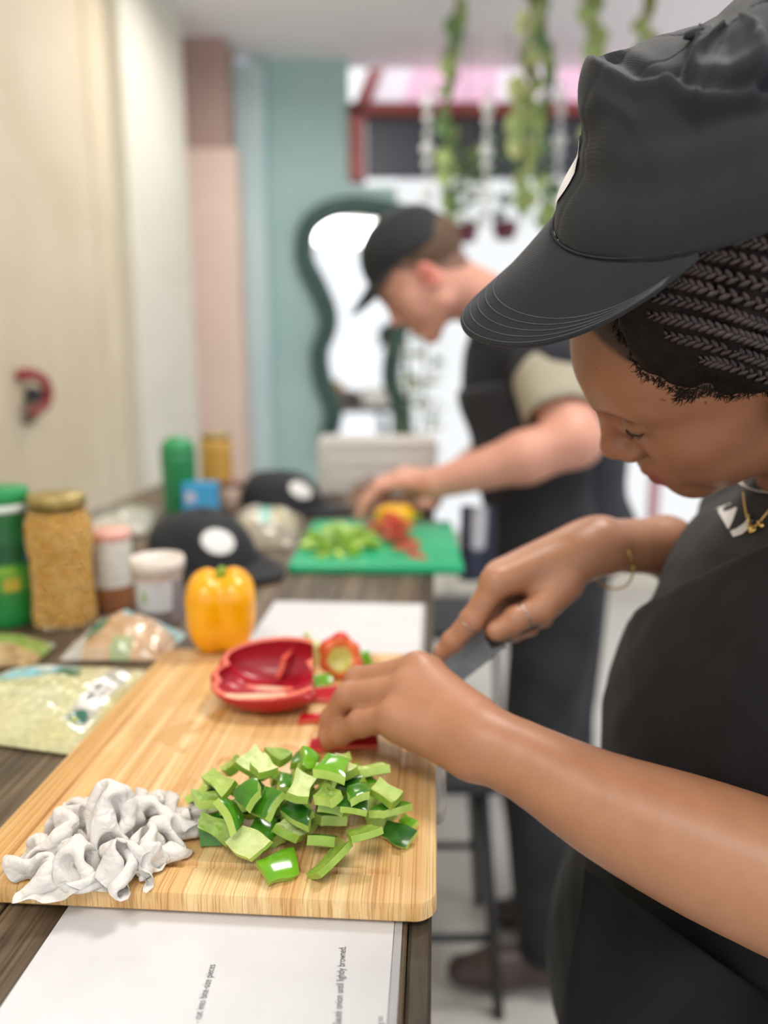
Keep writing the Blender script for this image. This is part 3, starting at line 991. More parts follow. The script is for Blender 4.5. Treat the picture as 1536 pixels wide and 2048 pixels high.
M_gstem = mat('pepper_stem', '7f9f2c', '94b03a', 0.5, 60)
sv = smooth_path([yc + (0, 0, .074), yc + (.001, -.001, .086), yc + (.004, -.003, .094)], 10)
tube('stem', sv, np.linspace(.0075, .0045, 10), M_gstem, yel, 12)
lathe('calyx', [(.002, .0), (.010, .001), (.0125, .0035), (.009, .0065), (.004, .008)], M_gstem, yel, 12, yc + (0, 0, .0765))

# ---- trimmings behind the red half
def lump(name, prims, m, label, cat, h=0.0013, colf=None, disp=None):
    o, _, _ = implicit(name, prims, h, m, None, it=2, colf=colf, disp=disp)
    return tag(o, label, cat)
M_core = mat('pepper_core', 'd9dfa0', 'c2cf7a', 0.5, 120, 0.3, 500)
b = on(624, 1338, TOP)
lump('pepper_core', [ell(b + (0, .006, .013), (.0085, .0085, .013), None, .005), ball(b + (-.004, .006, .026), .0065, .005), ball(b + (.006, .004, .024), .0055, .005), cone(b + (-.004, .006, .028), b + (-.006, .006, .037), .004, .003, .004)], M_core, 'pale green seedy pepper core standing behind the open red half', 'pepper core')
b = on(680, 1362, TOP)
ring = []
for k in range(6):
    a = 2 * PI * k / 6 + .5; rr = .0150 + .002 * (k % 2)
    ring.append(ball(b + (rr * math.cos(a), .010 + .4 * 0.0105 * math.sin(a) + .002, .0215 + rr * math.sin(a)), .0072 + .0012 * (k % 3), .011))
def top_col(X):
    r = np.hypot(X[:, 0] - b[0], X[:, 2] - b[2] - .0215)
    c = np.tile(lin('e8743a'), (len(X), 1)); c[r < .0125] = lin('d8d070'); c[r > .021] = lin('d8402c'); return c
lump('orange_pepper_top', ring + [ell(b + (0, .014, .0215), (.013, .005, .013), None, .006)], painted('orange_pepper_flesh', 0.3, 0.2, 500, sss=0.1), 'orange red pepper top with a pale middle, standing on its edge', 'pepper top', colf=top_col)
b = on(724, 1342, TOP)
me, V = slab(.022, .018, 0.005, 14, 0.2, (MG_skin[2], MG_in[0], MG_side[0]), rng)
place_piece(me, V, b[0], b[1] + .004, Matrix.Rotation(0.4, 4, 'Z') @ Matrix.Rotation(1.0, 4, 'X'), heap2, 'green_pepper_offcut', 'bright green offcut lying right of the orange pepper top', 'pepper offcut', None)
me, V = slab(.030, .016, 0.005, 14, 0.15, (MG_skin[2], MG_in[0], MG_side[0]), rng)
b = on(640, 1378, TOP)
place_piece(me, V, b[0], b[1] + .003, Matrix.Rotation(0.1, 4, 'Z') @ Matrix.Rotation(0.5, 4, 'X'), heap2, 'green_pepper_offcut', 'green offcut lying between the open red half and the orange top', 'pepper offcut', None)

# ---- crumpled paper napkin
M_nap = NT('napkin_paper'); M_nap.set(Roughness=0.9, Subsurface_Weight=0.1, Subsurface_Scale=0.005)
v = M_nap.coords(); M_nap.l(M_nap.ramp(M_nap.noise(v, 40, 3), [(0.3, 'd9d4ce'), (0.7, 'e4e0da')]), M_nap.b.inputs['Base Color'])
vo = M_nap.n('ShaderNodeTexVoronoi', feature='DISTANCE_TO_EDGE'); vo.inputs['Scale'].default_value = 95
wp_ = M_nap.n('ShaderNodeTexNoise'); wp_.inputs['Scale'].default_value = 60; M_nap.l(v, wp_.inputs['Vector'])
mxv = M_nap.n('ShaderNodeMix', data_type='VECTOR'); mxv.inputs[0].default_value = .02; M_nap.l(v, mxv.inputs[4]); M_nap.l(wp_.outputs['Color'], mxv.inputs[5]); M_nap.l(mxv.outputs[1], vo.inputs['Vector'])
cr_ = M_nap.n('ShaderNodeMapRange'); cr_.inputs[2].default_value = .22; M_nap.l(vo.outputs['Distance'], cr_.inputs[0])
ad_ = M_nap.n('ShaderNodeMath', operation='MULTIPLY_ADD'); M_nap.l(M_nap.noise(v, 260, 5, 0.7), ad_.inputs[0]); ad_.inputs[1].default_value = .9; M_nap.l(cr_.outputs[0], ad_.inputs[2])
M_nap.bump(ad_.outputs[0], 0.42, 0.0014)
def crumple(n, L, seed, centre, outline, height, floor, it=260, shrink=0.42):
    """a square sheet pushed together on the board: length constraints make it buckle into folds"""
    g = np.random.default_rng(seed)
    s = np.linspace(-L / 2, L / 2, n)
    X0, Y0 = np.meshgrid(s, s); X0, Y0 = X0.ravel(), Y0.ravel()
    r0 = L / (n - 1)
    Q = np.stack([X0, Y0, np.zeros_like(X0)], 1)
    p = Q.copy()
    mx_ = np.maximum(np.abs(X0), np.abs(Y0)) + 1e-9
    disk = (1 - 0.75 * (1 - mx_ / np.hypot(X0, Y0).clip(1e-9)))[:, None]
    rr = np.hypot(X0, Y0) / (L / 2)
    p[:, 2] = 0.012 + 0.034 * np.clip(1 - rr, 0, 1) + 0.022 * vnoise(Q + 3.1, 17, seed) + 0.007 * vnoise(Q, 48, seed + 1) + 0.0012 * g.normal(size=len(Q))
    idx = np.arange(n * n).reshape(n, n)
    def grp(a, b, d):
        return [(a.ravel(), b.ravel(), d)]
    C = []
    for par in (0, 1):
        C += grp(idx[:, par:-1:2], idx[:, par + 1::2][:, :idx[:, par:-1:2].shape[1]], r0)
        C += grp(idx[par:-1:2, :], idx[par + 1::2, :][:idx[par:-1:2, :].shape[0]], r0)
    D2 = []
    for par in (0, 1):
        a = idx[par:-1:2, :-1]; b = idx[par + 1::2, 1:][:a.shape[0]]; D2 += grp(a, b, r0 * 1.41421)
        a = idx[par:-1:2, 1:]; b = idx[par + 1::2, :-1][:a.shape[0]]; D2 += grp(a, b, r0 * 1.41421)
    B = []
    for m_ in (2, 5):
        for par in range(2 * m_):
            a = idx[:, par:-m_:2 * m_]; b = idx[:, par + m_::2 * m_][:, :a.shape[1]]; B += grp(a, b, m_ * r0)
            a = idx[par:-m_:2 * m_, :]; b = idx[par + m_::2 * m_, :][:a.shape[0]]; B += grp(a, b, m_ * r0)
    v = np.zeros_like(p)
    for k in range(it):
        q = p.copy()
        t = k / it
        sc = 1 - (1 - shrink) * min(1, t * 1.35)
        p += v * 0.6
        p[:, 2] -= 0.00005
        # hands pushing inwards, unevenly
        tgt = Q[:, :2] * disk * sc * (1 + 0.35 * np.stack([vnoise(Q, 16, seed + 5), vnoise(Q, 16, seed + 6)], 1))
        th = np.arctan2(tgt[:, 1], tgt[:, 0])
        p[:, :2] += (tgt - p[:, :2]) * 0.05
        for rep in range(3):
            for a, b, d in C + D2:
                e = p[b] - p[a]; ln = np.linalg.norm(e, axis=1) + 1e-9
                w_ = (0.5 if d < r0 * 1.2 else 0.35) * (ln - d) / ln
                p[a] += e * w_[:, None]; p[b] -= e * w_[:, None]
            for a, b, d in B:
                e = p[b] - p[a]; ln = np.linalg.norm(e, axis=1) + 1e-9
                w_ = np.where(ln < d, (0.10 if d < 3 * r0 else 0.06) * (ln - d) / ln, 0)
                p[a] += e * w_[:, None]; p[b] -= e * w_[:, None]
            hmax = height(p[:, 0], p[:, 1])
            p[:, 2] = np.clip(p[:, 2], 0.0012 + 0.0006 * vnoise(Q, 90, seed + 9), hmax)
        v = p - q
    G = p.reshape(n, n, 3); Qg = Q.reshape(n, n, 3)
    def up(A):
        n_ = A.shape[0]; o_ = np.zeros((2 * n_ - 1, n_, 3)); o_[::2] = A; o_[1::2] = (A[1:] + A[:-1]) / 2
        r_ = np.zeros((2 * n_ - 1, 2 * n_ - 1, 3)); r_[:, ::2] = o_; r_[:, 1::2] = (o_[:, 1:] + o_[:, :-1]) / 2
        return r_
    G, Qg = up(G), up(Qg); m = G.shape[0]
    for _ in range(1):
        G[1:-1, 1:-1] = (G[1:-1, 1:-1] * 4 + G[:-2, 1:-1] + G[2:, 1:-1] + G[1:-1, :-2] + G[1:-1, 2:]) / 8
    V = G.reshape(-1, 3); Fc = np.array(grid_faces(m, m))
    N = vnormals(V, Fc); Qf = Qg.reshape(-1, 3)
    V = V + N * (0.0017 * folds(Qf, 70, seed, 2) + 0.0009 * folds(Qf, 170, seed + 4, 2))[:, None]
    V[:, 2] = np.maximum(V[:, 2], 0.0006)
    return V, Fc
nV, nF = crumple(84, .25, 12, None, None, lambda x, y: np.clip(.066 * (1 - (np.hypot(x / .075, y / .066)) ** 2), .008, .066), 0, shrink=.37)
nV = nV * np.array([.124 / np.ptp(nV[:, 0]), .118 / np.ptp(nV[:, 1]), 0.86])
nV[:, :2] -= (nV.max(0) + nV.min(0))[None, :2] / 2
nc = on(226, 1700, TOP)
napo = mesh('paper_napkin', nV + np.array([nc[0], nc[1], TOP + .0002]), nF, M_nap.m)
tag(napo, 'crumpled white paper napkin at the near left corner of the bamboo board', 'napkin')

# ------------------------------------------------------------------ jars, tubs, packs and caps further along the table
M_gold = mat('gold_lid', 'a8935a', 'b9a468', 0.35, 20, Metallic=0.6)
gls = NT('jar_glass'); gls.set(Roughness=0.03, Transmission_Weight=1.0, IOR=1.04)
def base_at(px, row, back): 
    q = on(px, row, TZ); return q + np.array([0, back, 0])
jb = base_at(107, 1266, 0.040)
jar = thing('chickpea_jar', 'tall glass jar packed with chickpeas under a metal lid', 'jar', tuple(jb))
pr = [(.034, .0), (.0395, .004), (.0405, .012), (.0385, .04), (.0385, .09), (.041, .105), (.041, .135), (.036, .148), (.033, .153), (.033, .160)]
lathe('glass_body', [(r, z + 0.0005) for r, z in pr], gls.m, jar, 40, jb)
lathe('lid', [(.033, .156), (.0355, .157), (.0355, .170), (.034, .172)], M_gold, jar, 40, jb)
M_chick = mat('chickpea_skin', 'f0bc5c', 'f6d086', 0.4, 60)
bmc = bmesh.new()
zz = 0.006
while zz < 0.150:
    R = np.interp(zz, [z for r, z in pr], [r for r, z in pr]) - 0.0058
    for ring_r, off in ((R, 0), (R - 0.008, 0.5)):
        n_ = int(2 * PI * ring_r / 0.0088)
        for k in range(n_):
            a = (k + off + zz * 77) * 2 * PI / n_
            s = 0.0044 * rng.uniform(0.9, 1.15)
            bmesh.ops.create_icosphere(bmc, subdivisions=1, radius=s, matrix=Matrix.Translation(Vector(jb) + Vector((ring_r * math.cos(a), ring_r * math.sin(a), zz + rng.uniform(-.0015, .0015)))))
    zz += 0.0078
me = bpy.data.meshes.new('chickpeas'); bmc.to_mesh(me); bmc.free(); me.materials.append(M_chick)
for p in me.polygons: p.use_smooth = True
o = bpy.data.objects.new('chickpeas', me); COL.objects.link(o); adopt(o, jar); o['kind'] = 'stuff'
lathe('filling', [(.026, .004), (.030, .01), (.029, .05), (.029, .09), (.031, .11), (.031, .13), (.026, .146)], M_chick, jar, 24, jb)

def painted_lathe(name, prof, c, colf, m, parent, n=64, sub=5):
    P2 = []
    for (r0, z0_), (r1, z1_) in zip(prof[:-1], prof[1:]):
        for k in range(sub):
            P2.append((r0 + (r1 - r0) * k / sub, z0_ + (z1_ - z0_) * k / sub))
    P2.append(prof[-1])
    V, Fc = lathe_vf(P2, n, c)
    V = np.array(V); L = V - np.asarray(c)
    ang = np.arctan2(L[:, 1], L[:, 0])
    return mesh(name, V, Fc, m, parent, col=colf(ang, L[:, 2]))
def bands(z, stops):
    c = np.zeros((len(z), 3))
    for lo_, hi_, h_ in stops:
        c[(z >= lo_) & (z < hi_)] = lin(h_)
    return c
M_print = painted('glossy_print', 0.35, 0, 200, 0.2)
M_matte = painted('matt_print', 0.6, 0, 200)
# green pot at the left edge
gbp = base_at(-4, 1262, 0.034)
gp = thing('green_tub', 'green printed tub with a green lid at the left edge, beside the chickpea jar', 'tub', tuple(gbp))
def gcol(a, z):
    c = bands(z, [(-1, .035, '14883c'), (.035, .05, '2a8a3a'), (.05, .075, '5da33c'), (.075, .085, '2f8a3c'), (.085, .11, '0f5a34'), (.11, 1, '1c6e3e')])
    m = (np.abs(z - .058) < .006) & (np.sin(a * 5) > 0.2); c[m] = lin('d0b53a')
    m = (np.abs(z - .090) < .006) & (np.sin(a * 3 + 1) > 0.1); c[m] = lin('3b6ea0')
    m = (np.abs(z - .078) < .004) & (np.sin(a * 4) > -0.2); c[m] = lin('8cbf3a')
    return c
painted_lathe('pot', [(.030, .0), (.033, .004), (.033, .08), (.0325, .13), (.033, .150)], gbp, gcol, M_print, gp, 64, 14)
lathe('band', [(.0335, .150), (.0345, .152), (.0345, .160), (.0335, .161)], mat('white_plastic', 'dfe8e2', 'd6e2da', 0.4), gp, 40, gbp)
lathe('lid', [(.0345, .161), (.0355, .163), (.0355, .178), (.033, .180)], mat('green_plastic_lid', '1d8a4a', '23924f', 0.4), gp, 40, gbp)
# blue and red carton glimpsed behind the jar
cb = base_at(172, 1212, 0.03)
ct = thing('blue_carton', 'slim navy and red carton glimpsed between the chickpea jar and the peach lidded pot', 'carton', tuple(cb))
box('carton', (cb[0] - .020, cb[1], TZ), (cb[0] + .004, cb[1] + .03, TZ + .085), mat('navy_card', '3c4586', '343c78', 0.5), ct, 0.001)
box('red_base', (cb[0] - .0205, cb[1] - .0005, TZ), (cb[0] + .0045, cb[1] + .0305, TZ + .020), mat('red_card', 'a53a34', '98322e', 0.5), ct, 0.001)
# brown pot with white label and peach lid
wb = base_at(213, 1228, 0.029)
wp = thing('peach_lidded_pot', 'round pot with a peach lid and a white paper label over brown contents', 'pot', tuple(wb))
def wcol(a, z):
    c = bands(z, [(-1, .036, '9a6440'), (.036, 1, 'e2ddd2')])
    m = (z > .050) & (z < .086) & (np.abs(a + 2.1) < 0.22); c[m] = lin('c9a59a')
    m = (z > .05) & (z < .07) & (np.abs(a + 2.4) < 0.2); c[m] = lin('b8a8a8')
    return c
painted_lathe('pot', [(.026, 0), (.0285, .004), (.0285, .05), (.0285, .098)], wb, wcol, M_print, wp, 64, 20)
lathe('lid', [(.0285, .0985), (.0295, .0995), (.0295, .110), (.028, .112)], mat('peach_plastic', 'e6b3a2', 'e2a898', 0.4), wp, 40, wb)
# clear tub with white lid
tb = base_at(306, 1262, 0.034)
tt = thing('white_lidded_tub', 'small round tub with a white rim lid and a white label with a green mark', 'tub', tuple(tb))
def tcol(a, z):
    c = bands(z, [(-1, .022, '7d7069'), (.022, .062, 'd5d2d2'), (.062, 1, 'c9b2a6')])
    m = (z < .062) & ((a < -2.45) | (a > -0.75)); c[m] = lin('8e8388')
    m = (np.abs(z - .042) < .007) & (np.abs(a + 1.95) < 0.12); c[m] = lin('9fb878')
    return c
painted_lathe('tub', [(.025, 0), (.028, .003), (.0305, .04), (.032, .072)], tb, tcol, M_print, tt, 72, 18)
lathe('lid', [(.0325, .0725), (.0345, .073), (.0350, .084), (.0335, .089), (.031, .089), (.030, .086)], mat('cream_plastic', 'e8ded4', 'e2d6cc', 0.4), tt, 48, tb)

# ---- plastic packs
M_pack = painted('plastic_pack', 0.16, 0.25, 120, 0.5)
def pack(name, label, cat, quad, h, colf, seed, n=80, parts=(), zlift=0.002, crink=0.003, group=None):
    """a pillow of printed film over four table points: near left, near right, far right, far left"""
    q = [np.asarray(on(x, y, TZ + zlift)) for x, y in quad]
    S, T = np.meshgrid(np.linspace(0, 1, n), np.linspace(0, 1, n))
    S, T = S.ravel(), T.ravel()
    base = (q[0] * ((1 - S) * (1 - T))[:, None] + q[1] * (S * (1 - T))[:, None] + q[2] * (S * T)[:, None] + q[3] * ((1 - S) * T)[:, None])
    prof = np.clip(np.sin(PI * S), 0, 1) ** 0.45 * np.clip(np.sin(PI * T), 0, 1) ** 0.45
    Q3 = base.copy(); Q3[:, 2] = seed
    z = h * prof * (1 + 0.25 * vnoise(Q3, 22, seed)) + prof * crink * (folds(Q3, 70, seed + 3, 3) + 0.6 * folds(Q3, 170, seed + 5, 3)) + 0.0008
    top = base.copy(); top[:, 2] += np.maximum(z, 0.0006)
    bot = base.copy(); bot[:, 2] += 0.0
    V = np.concatenate([top, bot])
    Fc = grid_faces(n, n) + [tuple(x + n * n for x in f[::-1]) for f in grid_faces(n, n)]
    rim = [i for i in range(n)] + [j * n + n - 1 for j in range(1, n)] + [(n - 1) * n + i for i in range(n - 2, -1, -1)] + [j * n for j in range(n - 2, 0, -1)]
    Fc += [(rim[k] , rim[k] + n * n, rim[(k + 1) % len(rim)] + n * n, rim[(k + 1) % len(rim)])[::-1] for k in range(len(rim))]
    c = colf(S, T, Q3)
    o = mesh(name, V, Fc, M_pack, None, col=np.concatenate([c, c]))
    return tag(o, label, cat, group)
def blend(c, m, h):
    c[m] = lin(h); return c
def oval(S, T, s, t_, a, b): return ((S - s) / a) ** 2 + ((T - t_) / b) ** 2 < 1
def noodle_col(S, T, Q):
    k = 0.5 + 0.5 * vnoise(Q, 260, 3); k2 = 0.5 + 0.5 * vnoise(Q, 60, 4)
    c = np.array(lin('c9c68e')) * (1 - k2)[:, None] + np.array(lin('dedcb4')) * k2[:, None]
    c = c * (0.82 + 0.3 * k)[:, None]
    blend(c, (T > .62) & (S < .55) & (T < .98), '8fc7cc'); blend(c, (T > .74) & (T < .86) & (S < .42), 'd8e4dc')
    blend(c, oval(S, T, .56, .74, .10, .12), '2f7a5c')
    blend(c, (S > .80) & (S < .95) & (T > .20) & (T < .88), 'b9b7ac')
    blend(c, (S > .81) & (S < .94) & (T > .34) & (T < .70), 'e2dfd8')
    blend(c, (S > .83) & (S < .87) & (T > .42) & (T < .50), '6f706c'); blend(c, (S > .83) & (S < .87) & (T > .54) & (T < .62), '6f706c')
    blend(c, (S > .895) & (S < .915) & (T > .40) & (T < .62), '8d8d88')
    blend(c, oval(S, T, .875, .26, .055, .065), '356f5c'); blend(c, oval(S, T, .86, .235, .018, .02), 'c8d04a')
    return c
pack('noodle_pack', 'clear pack of pale noodles with a blue band against the bamboo board', 'food pack', [(-150, 1470), (152, 1512), (298, 1344), (20, 1342)], 0.022, noodle_col, 4, 110)
def bean_col(S, T, Q):
    k = 0.5 + 0.5 * vnoise(Q, 90, 8)
    c = np.array(lin('bd8f55')) * (1 - k)[:, None] + np.array(lin('d9c3aa')) * k[:, None]
    blend(c, (T > .62) & (S > .28), '9ccbd2'); blend(c, (T > .72) & (T < .80) & (S > .35), 'd5e4e2'); blend(c, (T > .88) & (S > .2), 'c4dadb')
    blend(c, (S < .22), 'c9c6bd'); blend(c, (S < .16) & (T > .2) & (T < .5), 'e4e1d8')
    blend(c, oval(S, T, .22, .42, .10, .20), '2f7a5c')
    blend(c, (S > .5) & (S < .7) & (T < .18), 'a9b78a')
    return c
pack('bean_pack', 'crumpled pale blue pack of beans lying between the noodle pack and the yellow pepper', 'food pack', [(118, 1322), (318, 1322), (372, 1272), (204, 1252)], 0.030, bean_col, 6, 90, crink=0.006)
def pea_col(S, T, Q):
    k = 0.5 + 0.5 * vnoise(Q, 120, 12)
    c = np.array(lin('6f8f3c')) * (1 - k)[:, None] + np.array(lin('a8bf6a')) * k[:, None]
    m = T < .34; c[m] = (np.array(lin('8f6f42')) * (1 - k)[:, None] + np.array(lin('d3b884')) * k[:, None])[m]
    blend(c, T > .84, 'c4c9c0')
    return c
pack('pea_pack', 'pack of green peas with a brown band in front of the green tub', 'food pack', [(-130, 1338), (66, 1332), (112, 1290), (-40, 1276)], 0.018, pea_col, 9, 70)
def pale_col(S, T, Q):
    c = np.tile(lin('c5c2b4'), (len(S), 1)); blend(c, (S < .55) & (T > .3), '6d6e6c'); blend(c, (S > .55) & (T > .4), 'a8b394'); return c
pack('pale_pack', 'flat grey and pale green pack lying left of the tall green bottle', 'food pack', [(150, 1078), (296, 1066), (318, 1020), (178, 1026)], 0.03, pale_col, 13, 40)
def sprout_col(S, T, Q):
    k = 0.5 + 0.5 * vnoise(Q, 80, 15)
    c = np.array(lin('b5a98c')) * (1 - k)[:, None] + np.array(lin('d5cda6')) * k[:, None]
    blend(c, (T > .4) & (S < .42), 'd9d5cb'); m = (T > .45) & (S > .55); c[m] = c[m] * 0.5 + np.array(lin('e2dcb8')) * 0.5
    blend(c, (S > .42) & (S < .58) & (T > .3), '8fd2c4'); blend(c, (T > .85) & (S > .2) & (S < .5), '8fd2c4')
    blend(c, T < .28, 'a39a88')
    return c
pack('sprout_pack', 'clear pack with a teal stripe lying between the black cap and the green board', 'food pack', [(462, 1100), (588, 1096), (606, 1036), (470, 1036)], 0.045, sprout_col, 17, 60)

# ---- bottle, jar and blue pack by the pink pier
gb_ = base_at(352, 1046, 0.045)
bt = thing('green_bottle', 'tall plain green bottle with a rounded top, left of the blue pack', 'bottle', tuple(gb_))
lathe('body', [(.032, 0), (.035, .006), (.036, .10), (.037, .135), (.0365, .145)], mat('green_bottle_plastic', '1f7a48', '2a8a55', 0.35, 15), bt, 36, gb_)
lathe('cap', [(.0365, .1455), (.0355, .158), (.030, .170), (.020, .178), (.008, .181)], mat('green_cap', '2b8a52', '359a5e', 0.35, 15), bt, 36, gb_)
yb_ = base_at(418, 1030, 0.10)
yj = thing('amber_jar', 'amber filled glass jar behind the bright blue pack', 'jar', tuple(yb_))
lathe('glass_body', [(.032, 0), (.037, .01), (.037, .085), (.036, .135), (.037, .145), (.036, .155), (.030, .160)], mat('amber_filling', 'c39440', 'd0a452', 0.3, 25), yj, 36, yb_)
lathe('lid', [(.030, .1605), (.033, .161), (.033, .172), (.031, .174)], M_gold, yj, 36, yb_)
bp_ = base_at(400, 1046, 0.02)
bx = thing('blue_pack', 'bright blue box with a pale badge in front of the amber jar', 'box', tuple(bp_))
box('carton', (bp_[0] - .036, bp_[1] - .018, TZ), (bp_[0] + .036, bp_[1] + .018, TZ + .085), mat('sky_blue_card', '3f9fd6', '4aa8dc', 0.45, 10), bx, 0.002)
box('badge', (bp_[0] - .028, bp_[1] - .0195, TZ + .045), (bp_[0] - .008, bp_[1] - .0182, TZ + .065), mat('pale_badge', 'c9c4d4', 'd6ccd6', 0.5), bx, 0.0005)
pk = base_at(455, 1030, 0.06)
pj = thing('small_pink_jar', 'small pinkish brown jar right of the bright blue box', 'jar', tuple(pk))
lathe('body', [(.022, 0), (.026, .006), (.026, .045), (.022, .055)], mat('pinkish_jar', 'c7a898', 'd0b4a4', 0.4, 20), pj, 28, pk)
lathe('lid', [(.022, .0555), (.0245, .056), (.0245, .068), (.022, .070)], mat('brown_lid', '9a6f60', '8f6658', 0.4), pj, 28, pk)

# ---- white crate and paper parcel near the far end
cq = base_at(755, 1000, 0.16)
cr = thing('white_crate', 'white open topped crate near the far end of the table', 'crate', tuple(cq))
M_crate = mat('white_crate_plastic', 'f1eeea', 'f4f1ed', 0.55, 8)
cw, cd, ch = 0.148, 0.09, 0.14
box('base', (cq[0] - cw + .01, cq[1] - cd + .01, TZ + .001), (cq[0] + cw - .01, cq[1] + cd - .01, TZ + .008), M_crate, cr)
for sx in (-1, 1):
    for k in range(3):
        z0_ = TZ + .012 + k * .044
        box('slat', (cq[0] + sx * cw - .004, cq[1] - cd, z0_), (cq[0] + sx * cw + .004, cq[1] + cd, z0_ + .038), M_crate, cr, .001)
for sy in (-1, 1):
    for k in range(3):
        z0_ = TZ + .012 + k * .044
        box('slat', (cq[0] - cw, cq[1] + sy * cd - .004, z0_), (cq[0] + cw, cq[1] + sy * cd + .004, z0_ + .038), M_crate, cr, .001)
for sx in (-1, 1):
    for sy in (-1, 1):
        box('corner_post', (cq[0] + sx * (cw - .008) - .008, cq[1] + sy * (cd - .008) - .008, TZ), (cq[0] + sx * (cw - .008) + .008, cq[1] + sy * (cd - .008) + .008, TZ + ch), M_crate, cr, .002)
pq = base_at(738, 1006, 0.0)
def kraft(S, T, Q): return np.tile(lin('8f735e'), (len(S), 1)) * (0.9 + 0.2 * vnoise(Q, 50, 2))[:, None]
pack('brown_parcel', 'brown paper parcel leaning before the white crate behind the hands', 'parcel', [(690, 1014), (790, 1014), (784, 990), (698, 990)], 0.05, kraft, 19, 40)

# ---- chopped peppers on the green board
rng2 = np.random.default_rng(5)
hp3 = Heap(GTOP + 0.0003, 0.002)
MG2 = (pepper_skin('green_strip_skin', '5f9a1c', '7fb02c'), pepper_flesh('green_strip_inside', 'a8cc48', 'c2dc6a'), pepper_flesh('green_strip_edge', 'a8c850', '9cc046', 0.1))
for k in range(56):
    a, r = rng2.random() * 2 * PI, math.sqrt(rng2.random())
    px, py = 678 + 72 * r * math.cos(a), 1088 + 26 * r * math.sin(a)
    p = on(px, py, GTOP)
    me, V = slab(rng2.uniform(.020, .034), rng2.uniform(.009, .013), .0045, 12, 0.15, MG2, rng2)
    z_, p, rot, _f = settle(V, 680, 1090, hp3, hp3, 10, rng2, .4, 74)
    place_piece(me, V, p[0], p[1], rot, hp3, 'green_pepper_strip', 'chopped green pepper strip in the heap on the green board', 'pepper strip', 'chopped green pepper on the green board', .002)
for k in range(22):
    f = rng2.random()
    px, py = 748 + 92 * f + rng2.normal(0, 8), 1070 + 34 * f + rng2.normal(0, 7)
    p = on(px, py, GTOP)
    me, V = slab(rng2.uniform(.028, .045), rng2.uniform(.008, .012), .0045, 12, 0.12, MR, rng2)
    rot = Matrix.Rotation(-0.5 + rng2.normal(0, .4), 4, 'Z') @ Matrix.Rotation((PI if rng2.random() < .4 else 0) + rng2.normal(0, .4), 4, 'X') @ Matrix.Rotation(rng2.normal(0, .15), 4, 'Y')
    place_piece(me, V, p[0], p[1], rot, hp3, 'red_pepper_strip', 'chopped red pepper strip in the row on the green board', 'pepper strip', 'chopped red pepper on the green board', .002)
yq = on(790, 1062, GTOP) + np.array([0, .02, 0])
yl = thing('yellow_pepper_half', 'yellow pepper being cut on the green board under the far person hand', 'pepper half', tuple(yq))
yprim = []
for k in range(4):
    a = k * PI / 2 + .4
    yprim.append(ell(yq + (.018 * math.cos(a), .016 * math.sin(a), .024), (.024, .022, .0235), None, .01))
yprim.append(cone(yq + (-.005, -.01, .06), yq + (-.005, -.01, .045), .012, .006, .008, 's'))
implicit('flesh', yprim, .003, pepper_skin('golden_pepper_skin', 'd9a400', 'e4b010', .3), yl)
tube('stem', [yq + (.034, 0, .024), yq + (.05, .002, .028)], np.array([.005, .004]), M_gstem, yl, 8)

# ------------------------------------------------------------------ people
from mathutils.bvhtree import BVHTree
def skin(name, rough=0.45, bump=0.12):
    t = NT(name); t.set(Roughness=rough, Subsurface_Weight=0.12, Subsurface_Scale=0.006)
    t.b.inputs['Subsurface Radius'].default_value = (1.0, 0.35, 0.2)
    a = t.attr('Col'); v = t.coords()
    c = t.mix(0.3, a.outputs['Color'], t.ramp(t.noise(v, 60, 4), [(0.3, 'd8cfc8'), (0.7, 'ffffff')]), 'MULTIPLY')
    t.l(c, t.b.inputs['Base Color']); t.bump(t.noise(v, 900, 3), bump, 0.0006)
    return t.m
def cloth(name, a, b, rough=0.85, weave=1400, bump=0.25, scale=9):
    t = NT(name); t.set(Roughness=rough, Specular_IOR_Level=0.25)
    t.b.inputs['Sheen Weight'].default_value = 0.06
    v = t.coords()
    t.l(t.ramp(t.noise(v, scale, 4), [(0.35, a), (0.65, b)]), t.b.inputs['Base Color'])
    wv = t.n('ShaderNodeTexWave'); wv.inputs['Scale'].default_value = weave / 6; t.l(t.coords((1, 1, 1), rot=(0.4, 0.6, 0.2)), wv.inputs['Vector'])
    t.bump(wv.outputs['Fac'], bump, 0.0004)
    return t.m
M_capcloth = cloth('black_cap_cotton', '25272b', '2d2f33', 0.8)
M_stitch = mat('grey_thread', '4a4c54', '53555c', 0.8)
M_whitepatch = mat('white_print', 'e6e6e4', 'dedddc', 0.6)

